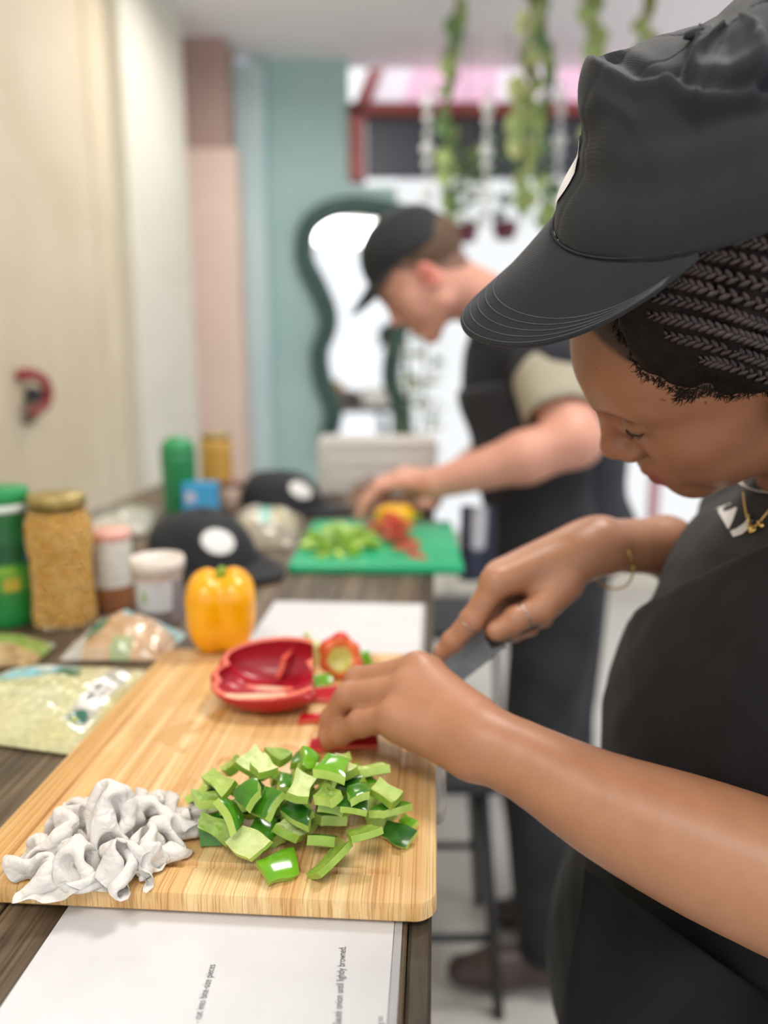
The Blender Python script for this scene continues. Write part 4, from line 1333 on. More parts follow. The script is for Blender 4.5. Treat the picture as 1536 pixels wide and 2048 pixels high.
def head_prims(X, s, fem):
    """X(x, y, z) in cm of the head frame (x forward, y left, z up) -> world; returns prims"""
    Mx = X['M']
    def pt(x, y, z): return X['T'] + Mx @ (np.array([x, y, z]) * s / 100)
    k = s / 100
    E = lambda c, r, kk=1.0, op='u': ell(pt(*c), np.array(r) * k, Mx, kk * k, op)
    Cn = lambda a, b, ra, rb=None, kk=1.0, op='u': cone(pt(*a), pt(*b), ra * k, (ra if rb is None else rb) * k, kk * k, op)
    jf = 1.5 if fem else 0.0; ez = 0.65 if fem else 0.0; nz_ = 0.45 if fem else 0.0
    pr = [
        E((-1.0, 0, 4.8), (9.4, 7.5, 8.9)),
        E((3.6, 0, 5.0), (6.1, 6.3, 5.6), 2.0),
        E((2.6, 0, -1.5 + jf * .7), (6.4, 6.0, 7.0), 3.0),
        E((7.6, 0, -4.3), (2.1, 3.0, 2.6), 2.0),
        Cn((1.0, 4.9, -5.2 + jf), (7.2, 1.4, -8.0 + jf), 1.7, 1.4, 2.5), Cn((1.0, -4.9, -5.2 + jf), (7.2, -1.4, -8.0 + jf), 1.7, 1.4, 2.5),
        E((7.7, 0, -8.0 + jf), (1.3, 1.8, 1.2), 1.6),
    ]
    for sy in (1, -1):
        pr += [
            E((5.6, sy * 3.7, -1.6), (2.7, 2.6, 3.0), 2.0),
            E((4.6, sy * 5.0, 0.4), (2.4, 1.5, 1.5), 1.8),
            Cn((8.8, sy * 1.2, 3.9 + ez * .7), (7.0, sy * 4.7, 4.1 + ez * .7), 0.75, 0.6, 1.2),
            E((9.0, sy * 3.3, 2.6 + ez), (1.45, 1.8, 1.05), 1.2, 's'),
            E((7.4, sy * 3.25, 2.45 + ez), (1.34, 1.6, 1.30), 0.3),                       # lowered upper lid over the eye
            Cn((9.2, sy * 2.0, 1.45 + ez), (8.0, sy * 4.7, 1.6 + ez), 0.16, 0.12, 0.25, 's'), Cn((9.0, sy * 2.2, 3.25 + ez), (7.6, sy * 4.8, 3.2 + ez), 0.16, 0.12, 0.4, 's'),
            Cn((9.3, sy * 2.0, -0.9), (8.3, sy * 3.1, -3.4), 0.22, 0.12, 0.7, 's'),
        ]
    w_ = 1.12 if fem else 0.95
    pr += [
        Cn((9.0, 0, 3.4 + ez * .5), (10.6, 0, -0.6 + nz_), 0.55, 0.85, 1.0),
        E((10.55, 0, -0.95 + nz_), (1.05, 1.0 * w_, 0.9), 0.9),
        E((9.7, 1.25 * w_, -1.35 + nz_), (0.95, 0.72, 0.72), 0.7), E((9.7, -1.25 * w_, -1.35 + nz_), (0.95, 0.72, 0.72), 0.7),
        E((10.2, 0.62, -2.0 + nz_), (0.45, 0.28, 0.3), 0.3, 's'), E((10.2, -0.62, -2.0 + nz_), (0.45, 0.28, 0.3), 0.3, 's'),
    ]
    lf = 1.2 if fem else 0.8
    pr += [
        Cn((9.75, 0.5, -3.75), (8.7, 2.3, -4.5), 0.55 * lf, 0.22, 0.5), Cn((9.75, -0.5, -3.75), (8.7, -2.3, -4.5), 0.55 * lf, 0.22, 0.5),
        Cn((9.6, 0.3, -5.15), (8.6, 2.0, -4.75), 0.62 * lf, 0.25, 0.5), Cn((9.6, -0.3, -5.15), (8.6, -2.0, -4.75), 0.62 * lf, 0.25, 0.5),
        Cn((10.6, 0, -4.48), (8.9, 2.3, -4.62), 0.10, 0.06, 0.25, 's'), Cn((10.6, 0, -4.48), (8.9, -2.3, -4.62), 0.10, 0.06, 0.25, 's'),
    ]
    for sy in (1, -1):
        Me = Mx @ np.array(Matrix.Rotation(sy * 0.35, 3, 'Z') @ Matrix.Rotation(-0.2, 3, 'Y'))
        pr += [
            ell(pt(-0.8, sy * 7.3, 0.6), np.array([1.75, 0.55, 3.0]) * k, Me, 0.6 * k),
            ell(pt(-0.2, sy * 7.75, 0.5), np.array([0.8, 0.5, 1.7]) * k, Me, 0.4 * k, 's'),
        ]
    return pr, pt
def limb(pts, radii, k):
    return [cone(a, b, ra, rb, k) for a, b, ra, rb in zip(pts[:-1], pts[1:], radii[:-1], radii[1:])]
def hand_prims(wrist, fingers, thumb, rw=.02, palm=()):
    pr = []
    for f in fingers:
        pts = [P(*q[:3]) for q in f]; rr = [q[3] for q in f]
        pr.append(cone(wrist, pts[0], rw * .72, rr[0] * 1.18, .014))
    for (a, b, ra, rb) in palm:
        pr.append(cone(P(*a), P(*b), ra, rb, .012))
    for f in list(fingers) + [thumb]:
        pts = [P(*q[:3]) for q in f]; rr = [q[3] for q in f]
        fp = limb(pts, rr, .0035)
        fp[0]['k'] = .006
        # knuckles
        for q, r_ in zip(pts[1:-1], rr[1:-1]):
            fp.append(ball(q, r_ * 1.05, .003))
        pr += fp
    return pr

def cap_vf(a, b, H, disp=None, n=180, m=54, top=0.7, lean=0.0):
    V = []
    for i in range(m):
        ph = (PI / 2) * (i / (m - 1)) * 0.985
        for j in range(n):
            th = 2 * PI * j / n
            R = math.cos(ph) ** top
            V.append((a * math.cos(th) * R, b * math.sin(th) * R, H * math.sin(ph) ** 0.95))
    V = np.array(V)
    Fc = grid_faces(n, m, True)
    Fc.append(tuple((m - 1) * n + j for j in range(n)))
    N = V / np.array([a * a, b * b, H * H * 1.2]); N /= np.linalg.norm(N, axis=1)[:, None]
    th = np.arctan2(V[:, 1] / b, V[:, 0] / a)
    ridge = np.exp(-((((th / (PI / 3)) % 1) - 0.5 + 0.5) % 1 - 0.0) ** 2 / 0.0006) + np.exp(-((((th / (PI / 3)) % 1)) - 1.0) ** 2 / 0.0006)
    d = -0.0008 * ridge
    if disp is not None:
        d = d + disp(V, th)
    V = V + N * d[:, None]; V[:, 0] -= lean * np.maximum(V[:, 2], 0)
    return V, Fc
def cap_parts(root, F4, a, b, H, disp, brim_len, brim_down, brim_curve, brim_arc, m, stitches=True, top=0.7, lean=0.0):
    R3 = np.array(F4.to_3x3()); T3 = np.array(F4.translation)
    tw = lambda V: np.asarray(V) @ R3.T + T3
    V, Fc = cap_vf(a, b, H, disp, top=top, lean=lean)
    crown = mesh('crown', tw(V), Fc, m, root)
    crown.modifiers.new('thick', 'SOLIDIFY').thickness = 0.0022
    lathe_b, Fb = lathe_vf([(.004, 0), (.0065, .0015), (.005, .004), (.001, .0048)], 16, (0, 0, V[-1, 2] - 0.001))
    bt_ = mesh('button', tw(lathe_b), Fb, m, root)
    def bp(th, t, lift=0.0):
        L = brim_len * max(math.cos(th / brim_arc * PI / 2), 0) ** 0.8
        x = a * math.cos(th) * 1.0 + L * t
        y = b * math.sin(th) * (1 + 0.06 * t)
        z = -math.tan(brim_down) * L * t - brim_curve * y * y * min(1, t * 1.6) * (L / brim_len) + lift
        return (x, y, z)
    nu, nv = 48, 14
    B = []
    for lay in (0.0008, -0.0018):
        for i in range(nv):
            for j in range(nu):
                th = -brim_arc + 2 * brim_arc * j / (nu - 1)
                B.append(bp(th, i / (nv - 1), lay))
    n = nu * nv
    Fc = [f[::-1] for f in grid_faces(nu, nv)] + [tuple(x + n for x in f) for f in grid_faces(nu, nv)]
    rim = [i for i in range(nu)] + [j * nu + nu - 1 for j in range(1, nv)] + [(nv - 1) * nu + i for i in range(nu - 2, -1, -1)] + [j * nu for j in range(nv - 2, 0, -1)]
    Fc += [(rim[k], rim[(k + 1) % len(rim)], rim[(k + 1) % len(rim)] + n, rim[k] + n) for k in range(len(rim))]
    brim = mesh('brim', tw(B), Fc, m, root)
    if stitches:
        SV, SF = [], []
        for t_ in (.97, .885, .80, .715, .63):
            pts = tw([bp(-brim_arc * .93 + 2 * brim_arc * .93 * q / 40, t_, .0011) for q in range(41)])
            v_, f_ = tube_vf(pts, .00035, 5, len(SV)); SV += list(v_); SF += f_
        st = mesh('stitching', SV, SF, M_stitch, brim)
    v_, f_ = tube_vf(tw([(a * 1.004 * math.cos(th), b * 1.004 * math.sin(th), .002) for th in np.linspace(-PI, PI, 90)]), .0007, 6)
    mesh('sweatband', v_, f_, m, crown)
    return crown, brim, tw, V

# ============================ the person at the front
WM = np.array([[-0.7359, 0.0564, -0.6747], [0.2885, -0.8754, -0.3878], [-0.6125, -0.4801, 0.628]])
WT = np.array([0.2525, 0.5573, 1.2410])
WX = dict(M=WM, T=WT)
hp_, hpt = head_prims(WX, 1.0, True)
woman = thing('person', 'person in front with braids under a black cap slicing a red pepper', 'person', (0.36, 0.60, 0.0))
body = list(hp_)
neck_base = np.array([0.375, 0.60, 1.12])
body += [cone(hpt(-2.5, 0, -3.5), neck_base, .052, .058, .02)]
chest = [ell((.372, .60, 1.03), (.10, .15, .11), None, .04), ell((.365, .60, .90), (.11, .135, .14), None, .05)]
body += chest
# left arm, nearest the camera
lw = P(962, 1484, .566)
lelb = P(1720, 1822, .455)
lsh = np.array([.385, .445, 1.07])
ctr = [(962, 1484, .566, .0250), (1050, 1523, .550, .0262), (1200, 1606, .525, .0335), (1350, 1672, .504, .0398), (1500, 1734, .484, .0430), (1720, 1822, .455, .0455)]
cs = smooth_path([np.array([*P(*q[:3]), q[3]]) for q in ctr], 16)
body += limb([c[:3] for c in cs], [c[3] for c in cs], .006)
body += [cone(lelb, lsh, .047, .052, .015), ball(lsh, .055, .03)]
LF = [
    [(792, 1434, .592, .0118), (722, 1446, .612, .0105), (682, 1466, .628, .0092), (658, 1481, .640, .0078)],
    [(814, 1380, .606, .0122), (697, 1392, .632, .0108), (664, 1438, .645, .0095), (652, 1470, .652, .0080)],
    [(836, 1338, .622, .0122), (716, 1360, .652, .0108), (686, 1402, .668, .0095), (670, 1450, .672, .0080)],
    [(858, 1345, .642, .0120), (750, 1358, .672, .0105), (712, 1402, .685, .0092), (694, 1450, .690, .0080)],
]
LT = [(900, 1440, .605, .0150), (828, 1430, .635, .0122), (768, 1424, .652, .0108), (722, 1430, .658, .0088)]
body += hand_prims(lw, LF, LT, .026, [((935, 1505, .566), (800, 1452, .590), .0165, .0125), ((940, 1440, .585), (850, 1370, .62), .018, .013)])
# right arm, reaching over with the knife
rw = P(1196, 1092, .712)
relb = np.array([.375, .80, .98]); rsh = np.array([.385, .755, 1.07])
body += limb([rw, P(1330, 1092, .745), relb], [.0245, .0275, .040], .012) + [cone(relb, rsh, .043, .052, .015), ball(rsh, .055, .03)]
RF = [
    [(992, 1164, .682, .0122), (944, 1240, .684, .0104), (905, 1283, .689, .0092), (884, 1305, .692, .0076)],
    [(1000, 1152, .702, .0122), (972, 1218, .702, .0105), (995, 1262, .698, .0095), (1025, 1258, .692, .0082)],
    [(1022, 1140, .722, .0120), (1000, 1214, .722, .0102), (1026, 1262, .714, .0092), (1060, 1256, .704, .0080)],
    [(1052, 1132, .740, .0112), (1034, 1200, .740, .0095), (1058, 1244, .728, .0085), (1090, 1240, .716, .0072)],
]
RTH = [(1128, 1168, .690, .0165), (1085, 1214, .680, .0130), (1032, 1238, .673, .0108), (992, 1262, .672, .0088)]
body += hand_prims(rw, RF, RTH, .028, [((1165, 1110, .70), (1095, 1190, .69), .020, .017), ((1160, 1090, .72), (1010, 1160, .70), .018, .013)])
SK = np.array(lin('b37f60')); SKD = np.array(lin('85533b')); LIP = np.array(lin('8a4a48')); NAIL = np.array(lin('c99880'))
tips = [(P(*f[-1][:3]), P(*f[-2][:3])) for f in LF + [LT] + RF + [RTH]]
brow_px = [[hpt(8.9, 1.3, 3.9), hpt(7.6, 4.8, 4.5)], [hpt(8.9, -1.3, 3.9), hpt(7.6, -4.8, 4.5)]]
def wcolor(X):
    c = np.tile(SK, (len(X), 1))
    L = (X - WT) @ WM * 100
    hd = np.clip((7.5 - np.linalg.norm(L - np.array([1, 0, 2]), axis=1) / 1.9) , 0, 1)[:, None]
    c = c * (1 - 0.55 * hd) + SKD * 0.55 * hd  # head coloured darker to stand in for the weaker light on the face
    lip = np.minimum(((L[:, 0] - 9.6) / 1.6) ** 2 + (L[:, 1] / 2.3) ** 2 + ((L[:, 2] + 4.5) / 1.15) ** 2, 4)
    w_ = np.clip(1.6 - lip * 1.2, 0, 1)[:, None]; c = c * (1 - w_) + LIP * w_
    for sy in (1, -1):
        w_ = np.clip(1.3 - np.linalg.norm(L - np.array([8.4, sy * 3.4, 3.2]), axis=1) / 1.7, 0, 1)[:, None] * .30; c = c * (1 - w_) + np.array(lin('4a2a20')) * w_  # socket shade under the brow, painted into the skin colour
        # brows, lash line
        a, b_ = np.array([8.6, sy * 1.3, 4.3]), np.array([6.9, sy * 5.0, 4.7])
        t_ = np.clip((L - a) @ (b_ - a) / ((b_ - a) @ (b_ - a)), 0, 1)
        dd = np.linalg.norm(L - a - t_[:, None] * (b_ - a), axis=1)
        w_ = np.clip(1.0 - dd / 0.95, 0, 1)[:, None] * 0.55; c = c * (1 - w_) + np.array(lin('3a221a')) * w_
    # fine hair at the temples and the hairline
    hx = hair_mask(L)[:, None] * 0.9
    c = c * (1 - hx) + np.array(lin('1d1614')) * hx
    for tp_, pv in tips:
        ax = (tp_ - pv) / np.linalg.norm(tp_ - pv)
        up = np.array([0, -0.3, 1.0]); up -= ax * (up @ ax); up /= np.linalg.norm(up)
        q = tp_ + up * .0065
        w_ = np.clip(1.3 - np.linalg.norm(X - q, axis=1) / .0052, 0, 1)[:, None] * 0.8
        c = c * (1 - w_) + NAIL * w_
    return c
def hair_mask(L):
    # hairline in the head frame: height of the hair edge as a function of x, for the sides and the brow
    x, y, z = L[:, 0], np.abs(L[:, 1]), L[:, 2]
    edge = np.interp(x, [-12, -4, -1.5, 0.5, 2.5, 4.0, 5.5, 7.5, 9, 10], [-6, -4, -0.4, 2.7, 4.0, 5.2, 8.2, 12, 13, 13])
    return np.clip((z - edge) / 0.9 + 0.3 * vnoise(L, 1.6, 3) + 0.4, 0, 1)
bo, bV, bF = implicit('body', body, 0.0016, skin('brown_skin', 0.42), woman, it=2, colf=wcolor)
# lashes and a glint of the eye under the lowered lid
bbv = BVHTree.FromPolygons([tuple(v) for v in bV], [tuple(int(i) for i in f) for f in bF])
M_lash = mat('black_lash', '140f0e', '1a1412', 0.5)
for sy in (1, -1):
    pts = []
    for q in ((9.2, sy * 2.3, 2.15), (9.3, sy * 2.7, 2.01), (9.3, sy * 3.2, 1.93), (9.1, sy * 3.9, 2.07), (8.6, sy * 4.5, 2.4), (8.0, sy * 5.0, 2.85)):
        h_ = bbv.find_nearest(Vector(hpt(*q)))
        pts.append(np.array(h_[0]) + 0 + np.array(h_[1]) * .0006)
    ep = smooth_path(pts, 22)
    LV, LFc = tube_vf(ep, np.array([.0003] + [.00065] * 20 + [.0003]), 6)
    LV, LFc = list(LV), list(LFc)
    for i in range(1, 21):
        out = WM @ np.array([.75, sy * .25, -.65]); out = out / np.linalg.norm(out)
        sp_ = [ep[i], ep[i] + out * .0018, ep[i] + out * .0032 + WM @ np.array([.5, 0, .4]) * .0010]
        v_, f_ = tube_vf(sp_, np.array([.00035, .00025, .0001]), 4, len(LV)); LV += list(v_); LFc += f_
    lashes = mesh('eyelashes', LV, LFc, M_lash, woman)
    eye_v, eye_f = lathe_vf([(.0001, -.0118), (.006, -.0102), (.0102, -.006), (.0118, 0), (.0102, .006), (.006, .0102), (.0001, .0118)], 20)
    mesh('eyeball', np.array(eye_v) + hpt(7.42, sy * 3.25, 2.83), eye_f, mat('eye_white', 'd8d0c8', 'cfc6bd', 0.1), woman)

def cast(px, py, bvh, lift=0.0):
    r = FW + (px - 768) / FPX * RT - (py - 1024) / FPX * UP
    r = r / np.linalg.norm(r)
    hit = bvh.ray_cast(Vector(CAM), Vector(r))
    if hit[0] is None: return None
    return np.array(hit[0]) - r * lift
# small dark moles on the brow
mc_ = bo.data.color_attributes['Col']
for mx, my in ((1326, 800), (1350, 802), (1389, 793), (1413, 805), (1193, 738)):
    c_ = cast(mx, my, bbv)
    for i in np.nonzero(np.linalg.norm(bV - c_, axis=1) < .0011)[0]:
        mc_.data[int(i)].color = (*lin('6b4230'), 1)
# hair: a close layer on the skull, and the braids over it
hair_pr = [ell(hpt(-2.0, 0, 6.2), np.array([10.3, 8.35, 10.2]) / 100, WM, .01), ell(hpt(-4.5, 0, 12.0), np.array([8.2, 7.6, 7.5]) / 100, WM, .04)]
hair_cut = [plane(hpt(1.0, 0, 3.0), WM @ np.array([0.55, 0, -0.85])), plane(hpt(5.0, 0, 9.5), WM @ np.array([1, 0, .25]))]
M_hair = mat('black_hair', '0b0807', '18110e', 0.6, 200, 0.9, 500)
hair, hV, hF = implicit('hair', hair_pr + hair_cut, 0.0022, M_hair, woman, it=2, disp=lambda X: 0.0010 * vnoise(X, 160, 2) + .0035 * vnoise(X, 75, 6), amp=.005)
M_hair.node_tree.nodes['Principled BSDF'].inputs['Specular IOR Level'].default_value = .2
# short loose hairs along the hairline
hcn = WM @ np.array([0.55, 0, -0.85]); hcn /= np.linalg.norm(hcn)
hb0 = BVHTree.FromPolygons([tuple(v) for v in hV], [tuple(int(i) for i in f) for f in hF])
Lb_ = (bV - WT) @ WM * 100
reg = np.nonzero((Lb_[:, 0] > -1) & (Lb_[:, 0] < 8) & (Lb_[:, 1] > 2) & (Lb_[:, 2] > 1) & (Lb_[:, 2] < 11))[0]
cand = []
for i in reg:
    h_ = hb0.find_nearest(Vector(bV[i]), .0022)
    if h_[0] is not None and (np.array(h_[0]) - bV[i]) @ np.array(h_[1]) < 0: cand.append(i)
cand = np.array(cand)
EV, EF = [], []
for i in RNG.choice(cand, 380):
    h_ = bbv.find_nearest(Vector(bV[i])); p_ = np.array(h_[0]); n_ = np.array(h_[1])
    d_ = hcn * .8 + WM @ np.array([.5 * RNG.normal(), .2 * RNG.normal(), .5 * RNG.normal()])
    path = []
    for q in range(5):
        path.append(p_ + n_ * .0004)
        d_ -= n_ * (d_ @ n_); d_ /= np.linalg.norm(d_)
        h_ = bbv.find_nearest(Vector(p_ + d_ * RNG.uniform(.0006, .0020))); p_ = np.array(h_[0]); n_ = np.array(h_[1])
        d_ = d_ + WM @ np.array([0, 0, .22])
    v_, f_ = tube_vf(path, np.array([.00024, .00022, .00018, .00013, .00007]), 4, len(EV)); EV += list(v_); EF += f_
mesh('edge_hair', EV, EF, M_hair, hair)['kind'] = 'stuff'
hbvh = BVHTree.FromPolygons([tuple(v) for v in hV], [tuple(int(i) for i in f) for f in hF])
M_braid = mat('braid_hair', '20161a', '3d2b27', 0.42, 260, 0.5, 900)
lobe_v, lobe_f = [], []
bm_ = bmesh.new(); bmesh.ops.create_icosphere(bm_, subdivisions=2, radius=1.0)
lobe_v = np.array([v.co[:] for v in bm_.verts]); lobe_f = [tuple(v.index for v in f.verts) for f in bm_.faces]; bm_.free()
def braid(path_px, r):
    pts = [cast(x, y, hbvh, r * 0.35) for x, y in path_px]
    pts = [p for p in pts if p is not None]
    if len(pts) < 3: return
    L = sum(np.linalg.norm(b - a) for a, b in zip(pts[:-1], pts[1:]))
    n = max(6, int(L / (r * 0.62)))
    c = smooth_path(pts, n); tg_ = np.gradient(c, axis=0); tg_ /= np.linalg.norm(tg_, axis=1)[:, None]
    V, Fc = [], []
    for i in range(n):
        nrm = CAM - c[i]; nrm -= tg_[i] * (nrm @ tg_[i]); nrm /= np.linalg.norm(nrm)
        sd = np.cross(tg_[i], nrm)
        s = 1 if i % 2 else -1
        tp_ = min(1, 0.55 + i * 0.09)
        ax = tg_[i] * 0.80 + sd * s * -0.6; ax /= np.linalg.norm(ax)
        b_ = np.cross(nrm, ax)
        Q = lobe_v * np.array([r * 1.05, r * 0.5, r * 0.55]) * tp_
        o_ = len(V)
        V += list(c[i] + sd * s * r * 0.40 * tp_ + Q[:, :1] * ax + Q[:, 1:2] * b_ + Q[:, 2:] * nrm)
        Fc += [tuple(x + o_ for x in f) for f in lobe_f]
    return mesh('braid', V, Fc, M_braid, hair)
BR = [
    [(1400, 470), (1470, 478), (1540, 490), (1620, 510)],
    [(1385, 505), (1450, 512), (1540, 532), (1620, 552)],
    [(1352, 528), (1420, 545), (1540, 572), (1620, 592)],
    [(1318, 556), (1400, 574), (1540, 612), (1620, 634)],
    [(1290, 590), (1380, 604), (1470, 630), (1540, 652), (1620, 678)],
    [(1296, 628), (1380, 644), (1470, 668), (1540, 690), (1620, 716)],
    [(1330, 668), (1400, 684), (1480, 706), (1540, 726), (1620, 752)],
    [(1400, 718), (1460, 730), (1540, 758), (1620, 790)],
]
for b in BR: braid(b, .0038)

# the big soft cap, perched high on the braids
def woman_cap_disp(V, th):
    h = np.clip(V[:, 2] / .10, 0, 1)
    up = np.clip((h - .35) / .3, 0, 1)
    d = 0.0075 * up * folds(V, 24, 41, 2) + 0.0030 * up * folds(V, 55, 17, 3) + 0.0016 * vnoise(V, 30, 5)
    front = np.exp(-((th + .1) / 1.0) ** 2)
    d += -0.011 * front * np.exp(-((h - .38) / .16) ** 2) + 0.010 * front * np.exp(-((h - .66) / .09) ** 2)
    side = np.exp(-((th - 1.2) / 0.8) ** 2)
    d += 0.0045 * side * np.exp(-((h - .70) / .045) ** 2) - 0.005 * side * np.exp(-((h - .58) / .07) ** 2)
    d += 0.0040 * np.exp(-((th - .75) / .07) ** 2) * np.exp(-((h - .80) / .15) ** 2) + 0.0035 * np.exp(-((th - 1.5) / .06) ** 2) * np.exp(-((h - .85) / .14) ** 2)
    # folds of the soft cloth on the near side
    q = proj(hpt(0, 0, 0) * 0 + (np.array((HW @ CF).to_3x3()) @ V.T).T + np.array((HW @ CF).translation) - np.array((HW @ CF).to_3x3()) @ np.array([.25, 0, 0]) * V[:, 2:3])
    vis = V[:, 1] > -.03
    for ln_, amp_, wd in CAP_FOLDS:
        L_ = np.array(ln_, float); dm = np.full(len(V), 1e9)
        for a_, b_ in zip(L_[:-1], L_[1:]):
            ab = b_ - a_; t_ = np.clip((q[:, :2] - a_) @ ab / (ab @ ab), 0, 1)
            dm = np.minimum(dm, np.linalg.norm(q[:, :2] - a_ - t_[:, None] * ab, axis=1))
        d += amp_ * np.exp(-(dm / wd) ** 2) * vis
    return d
CAP_FOLDS = [
    ([(1230, 168), (1290, 188), (1345, 176), (1385, 208), (1420, 204), (1470, 198), (1545, 195)], .0065, 15),
    ([(1235, 138), (1290, 152), (1345, 140), (1390, 170), (1450, 166), (1545, 160)], -.008, 20),
    ([(1398, 70), (1390, 130), (1394, 200)], .005, 11), ([(1512, 90), (1516, 150), (1502, 190)], .0045, 11),
    ([(1455, 80), (1460, 160)], -.005, 26),
    ([(1225, 185), (1285, 330), (1300, 410)], -.0009, 7), ([(1165, 270), (1215, 240)], -.004, 26), ([(1160, 205), (1200, 170)], .004, 26),
    ([(1180, 240), (1225, 215), (1262, 240)], .0025, 12),
]
CF = Matrix.Rotation(-math.radians(20), 4, 'Y')
CF.translation = Vector((-.043, 0, .126))
HW = Matrix.Identity(4)
for i in range(3):
    for j in range(3): HW[i][j] = WM[i, j]
    HW[i][3] = WT[i]
wcap = thing('cap', None, None); wcap.location = tuple(hpt(-4, 0, 13)); adopt(wcap, woman)
crown, brim, tw, capV = cap_parts(wcap, HW @ CF, .098, .088, .079, woman_cap_disp, .074, math.radians(22), 5.2, math.radians(66), M_capcloth, lean=.25, top=.6)
# logo patch on the front of the cap
def patch(name, parent, tw_, a, b, H, th0, h0, rt, rh, m, top=0.7, lean=0.0):
    V = []
    for i in range(9):
        for j in range(24):
            q = 2 * PI * j / 24; rr = i / 8
            th = th0 + rt * rr * math.cos(q); ph = h0 + rh * rr * math.sin(q)
            R = math.cos(ph) ** top
            V.append(((a + .0025) * math.cos(th) * R - lean * H * math.sin(ph) ** .95, (b + .0025) * math.sin(th) * R, H * math.sin(ph) ** .95))
    cb = BVHTree.FromPolygons([v.co[:] for v in parent.data.vertices], [tuple(p.vertices) for p in parent.data.polygons])
    Vw = []
    for q in tw_(V):
        h_ = cb.find_nearest(Vector(q)); nn_ = h_[1] if (Vector(q) - h_[0]).dot(h_[1]) > -1e9 else h_[1]
        Vw.append(np.array(h_[0] + nn_ * .0014))
    return mesh(name, Vw, grid_faces(24, 9, True), m, parent)
patch('logo_patch', crown, tw, .098, .088, .079, -0.42, .36, .28, .22, M_whitepatch, lean=.25, top=.6)

# clothes
def smoothnoise(X, f, s, a): return a * vnoise(X, f, s)
M_tee = cloth('faded_black_cotton', '29292b', '343434', 0.85, scale=25)
M_apron = cloth('black_apron_canvas', '101011', '17171a', 0.75, 1600, 0.3, 14)
tor = [
    ell((.365, .60, 1.040), (.118, .175, .105), None, .04),
    ell((.358, .60, .920), (.155, .185, .15), None, .06),
    ell((.378, .60, .760), (.185, .20, .16), None, .06),
    cone(neck_base + (.0, 0, -.035), neck_base + (-.02, 0, -.005), .085, .064, .03),
]
sleeves = [cone(lsh + (.0, .005, .005), lsh + (lelb - lsh) * .62, .068, .064, .02), cone(rsh + (0, -.005, .005), rsh + (relb - rsh) * .55, .068, .066, .02)]
tee, tV, tF = implicit('t_shirt', tor + sleeves, .0034, M_tee, woman, it=2, disp=lambda X: 0.0035 * folds(X, 17, 3, 3) + .0014 * folds(X, 55, 9, 3), amp=.004)
ap = [ell(q['c'] + np.array([-.004, 0, 0]), q['r'] + .007, None, q['k']) for q in tor[:3]]
ap += [ell((.345, .60, .66), (.19, .215, .14), None, .08)]
p_a, p_b = P(1232, 1188, .60), P(1545, 1052, .50)
nrm = np.cross(p_b - p_a, np.array([1.0, .25, 0.12])); nrm = nrm if nrm[2] > 0 else -nrm
ap += [plane(p_a, nrm, .004), plane((.40, 0, 0), (1, 0, 0), .01)]
apr, aV, aF = implicit('apron', ap, .0034, M_apron, woman, it=2, disp=lambda X: .008 * folds(X * np.array([1, 1, .35]), 13, 8, 3) * np.clip((1.0 - X[..., 2]) / .25, .15, 1) + .0012 * folds(X, 50, 2, 3), amp=.006)
# loose apron panel hanging in front of the hip
fl = []
for i in range(26):
    for j in range(18):
        s_, t_ = i / 25, j / 17
        px = (1168 - 70 * s_ ** 1.2) * (1 - t_) + (1560 - 40 * s_) * t_
        py = (1735 + 420 * s_) * (1 - t_) + (2010 + 300 * s_) * t_
        d_ = .585 - .085 * t_ + .010 * math.sin(9 * t_ + 3 * s_) - .03 * s_ * (1 - t_)
        fl.append(P(px, py, d_))
flap_o = mesh('apron_skirt', fl, grid_faces(18, 26), M_apron, woman)
flap_o.modifiers.new('thick', 'SOLIDIFY').thickness = .002
tr = []
for y_ in (.51, .69):
    tr += [cone((.36, y_, .72), (.37, y_ , .40), .10, .072, .02), cone((.37, y_, .40), (.39, y_, .09), .072, .056, .02), cone((.39, y_, .035), (.26, y_, .03), .034, .03, .02), cone((.39, y_, .09), (.39, y_, .035), .05, .036, .02)]
implicit('trousers', tr, .006, cloth('black_trousers', '1a1a1c', '222224', 0.8), woman, it=1)
# white print on the shirt, chains at the neck
tb_ = BVHTree.FromPolygons([tuple(v) for v in tV], [tuple(int(i) for i in f) for f in tF])
ab_ = BVHTree.FromPolygons([tuple(v) for v in aV], [tuple(int(i) for i in f) for f in aF])
def on_cloth(px, py, lift=.0015):
    a = cast(px, py, tb_, lift); b = cast(px, py, ab_, lift)
    c = [q for q in (a, b) if q is not None]
    return min(c, key=lambda q: np.linalg.norm(q - CAM)) if c else P(px, py, .5)
def print_strip(name, rows, parent):
    V = []; n = len(rows[0])
    for r_ in rows: V += [on_cloth(x, y) for x, y in r_]
    return mesh(name, V, [f[::-1] for f in grid_faces(n, len(rows))], M_whitepatch, parent)
def lerp_rows(A, B, k): return [[(ax + (bx - ax) * t_ / k, ay + (by - ay) * t_ / k) for (ax, ay), (bx, by) in zip(A, B)] for t_ in range(k + 1)]
print_strip('print', lerp_rows([(1432, 1017), (1440, 1030), (1448, 1044), (1456, 1058)], [(1461, 1006), (1474, 1016), (1466, 1040), (1457, 1058)], 6), tee)
print_strip('print', lerp_rows([(1460, 1062), (1474, 1056), (1488, 1046), (1497, 1034)], [(1466, 1074), (1484, 1068), (1498, 1056), (1506, 1042)], 4), tee)
M_goldc = mat('gold', 'c9a45c', 'd8b673', 0.25, 30, Metallic=0.9)
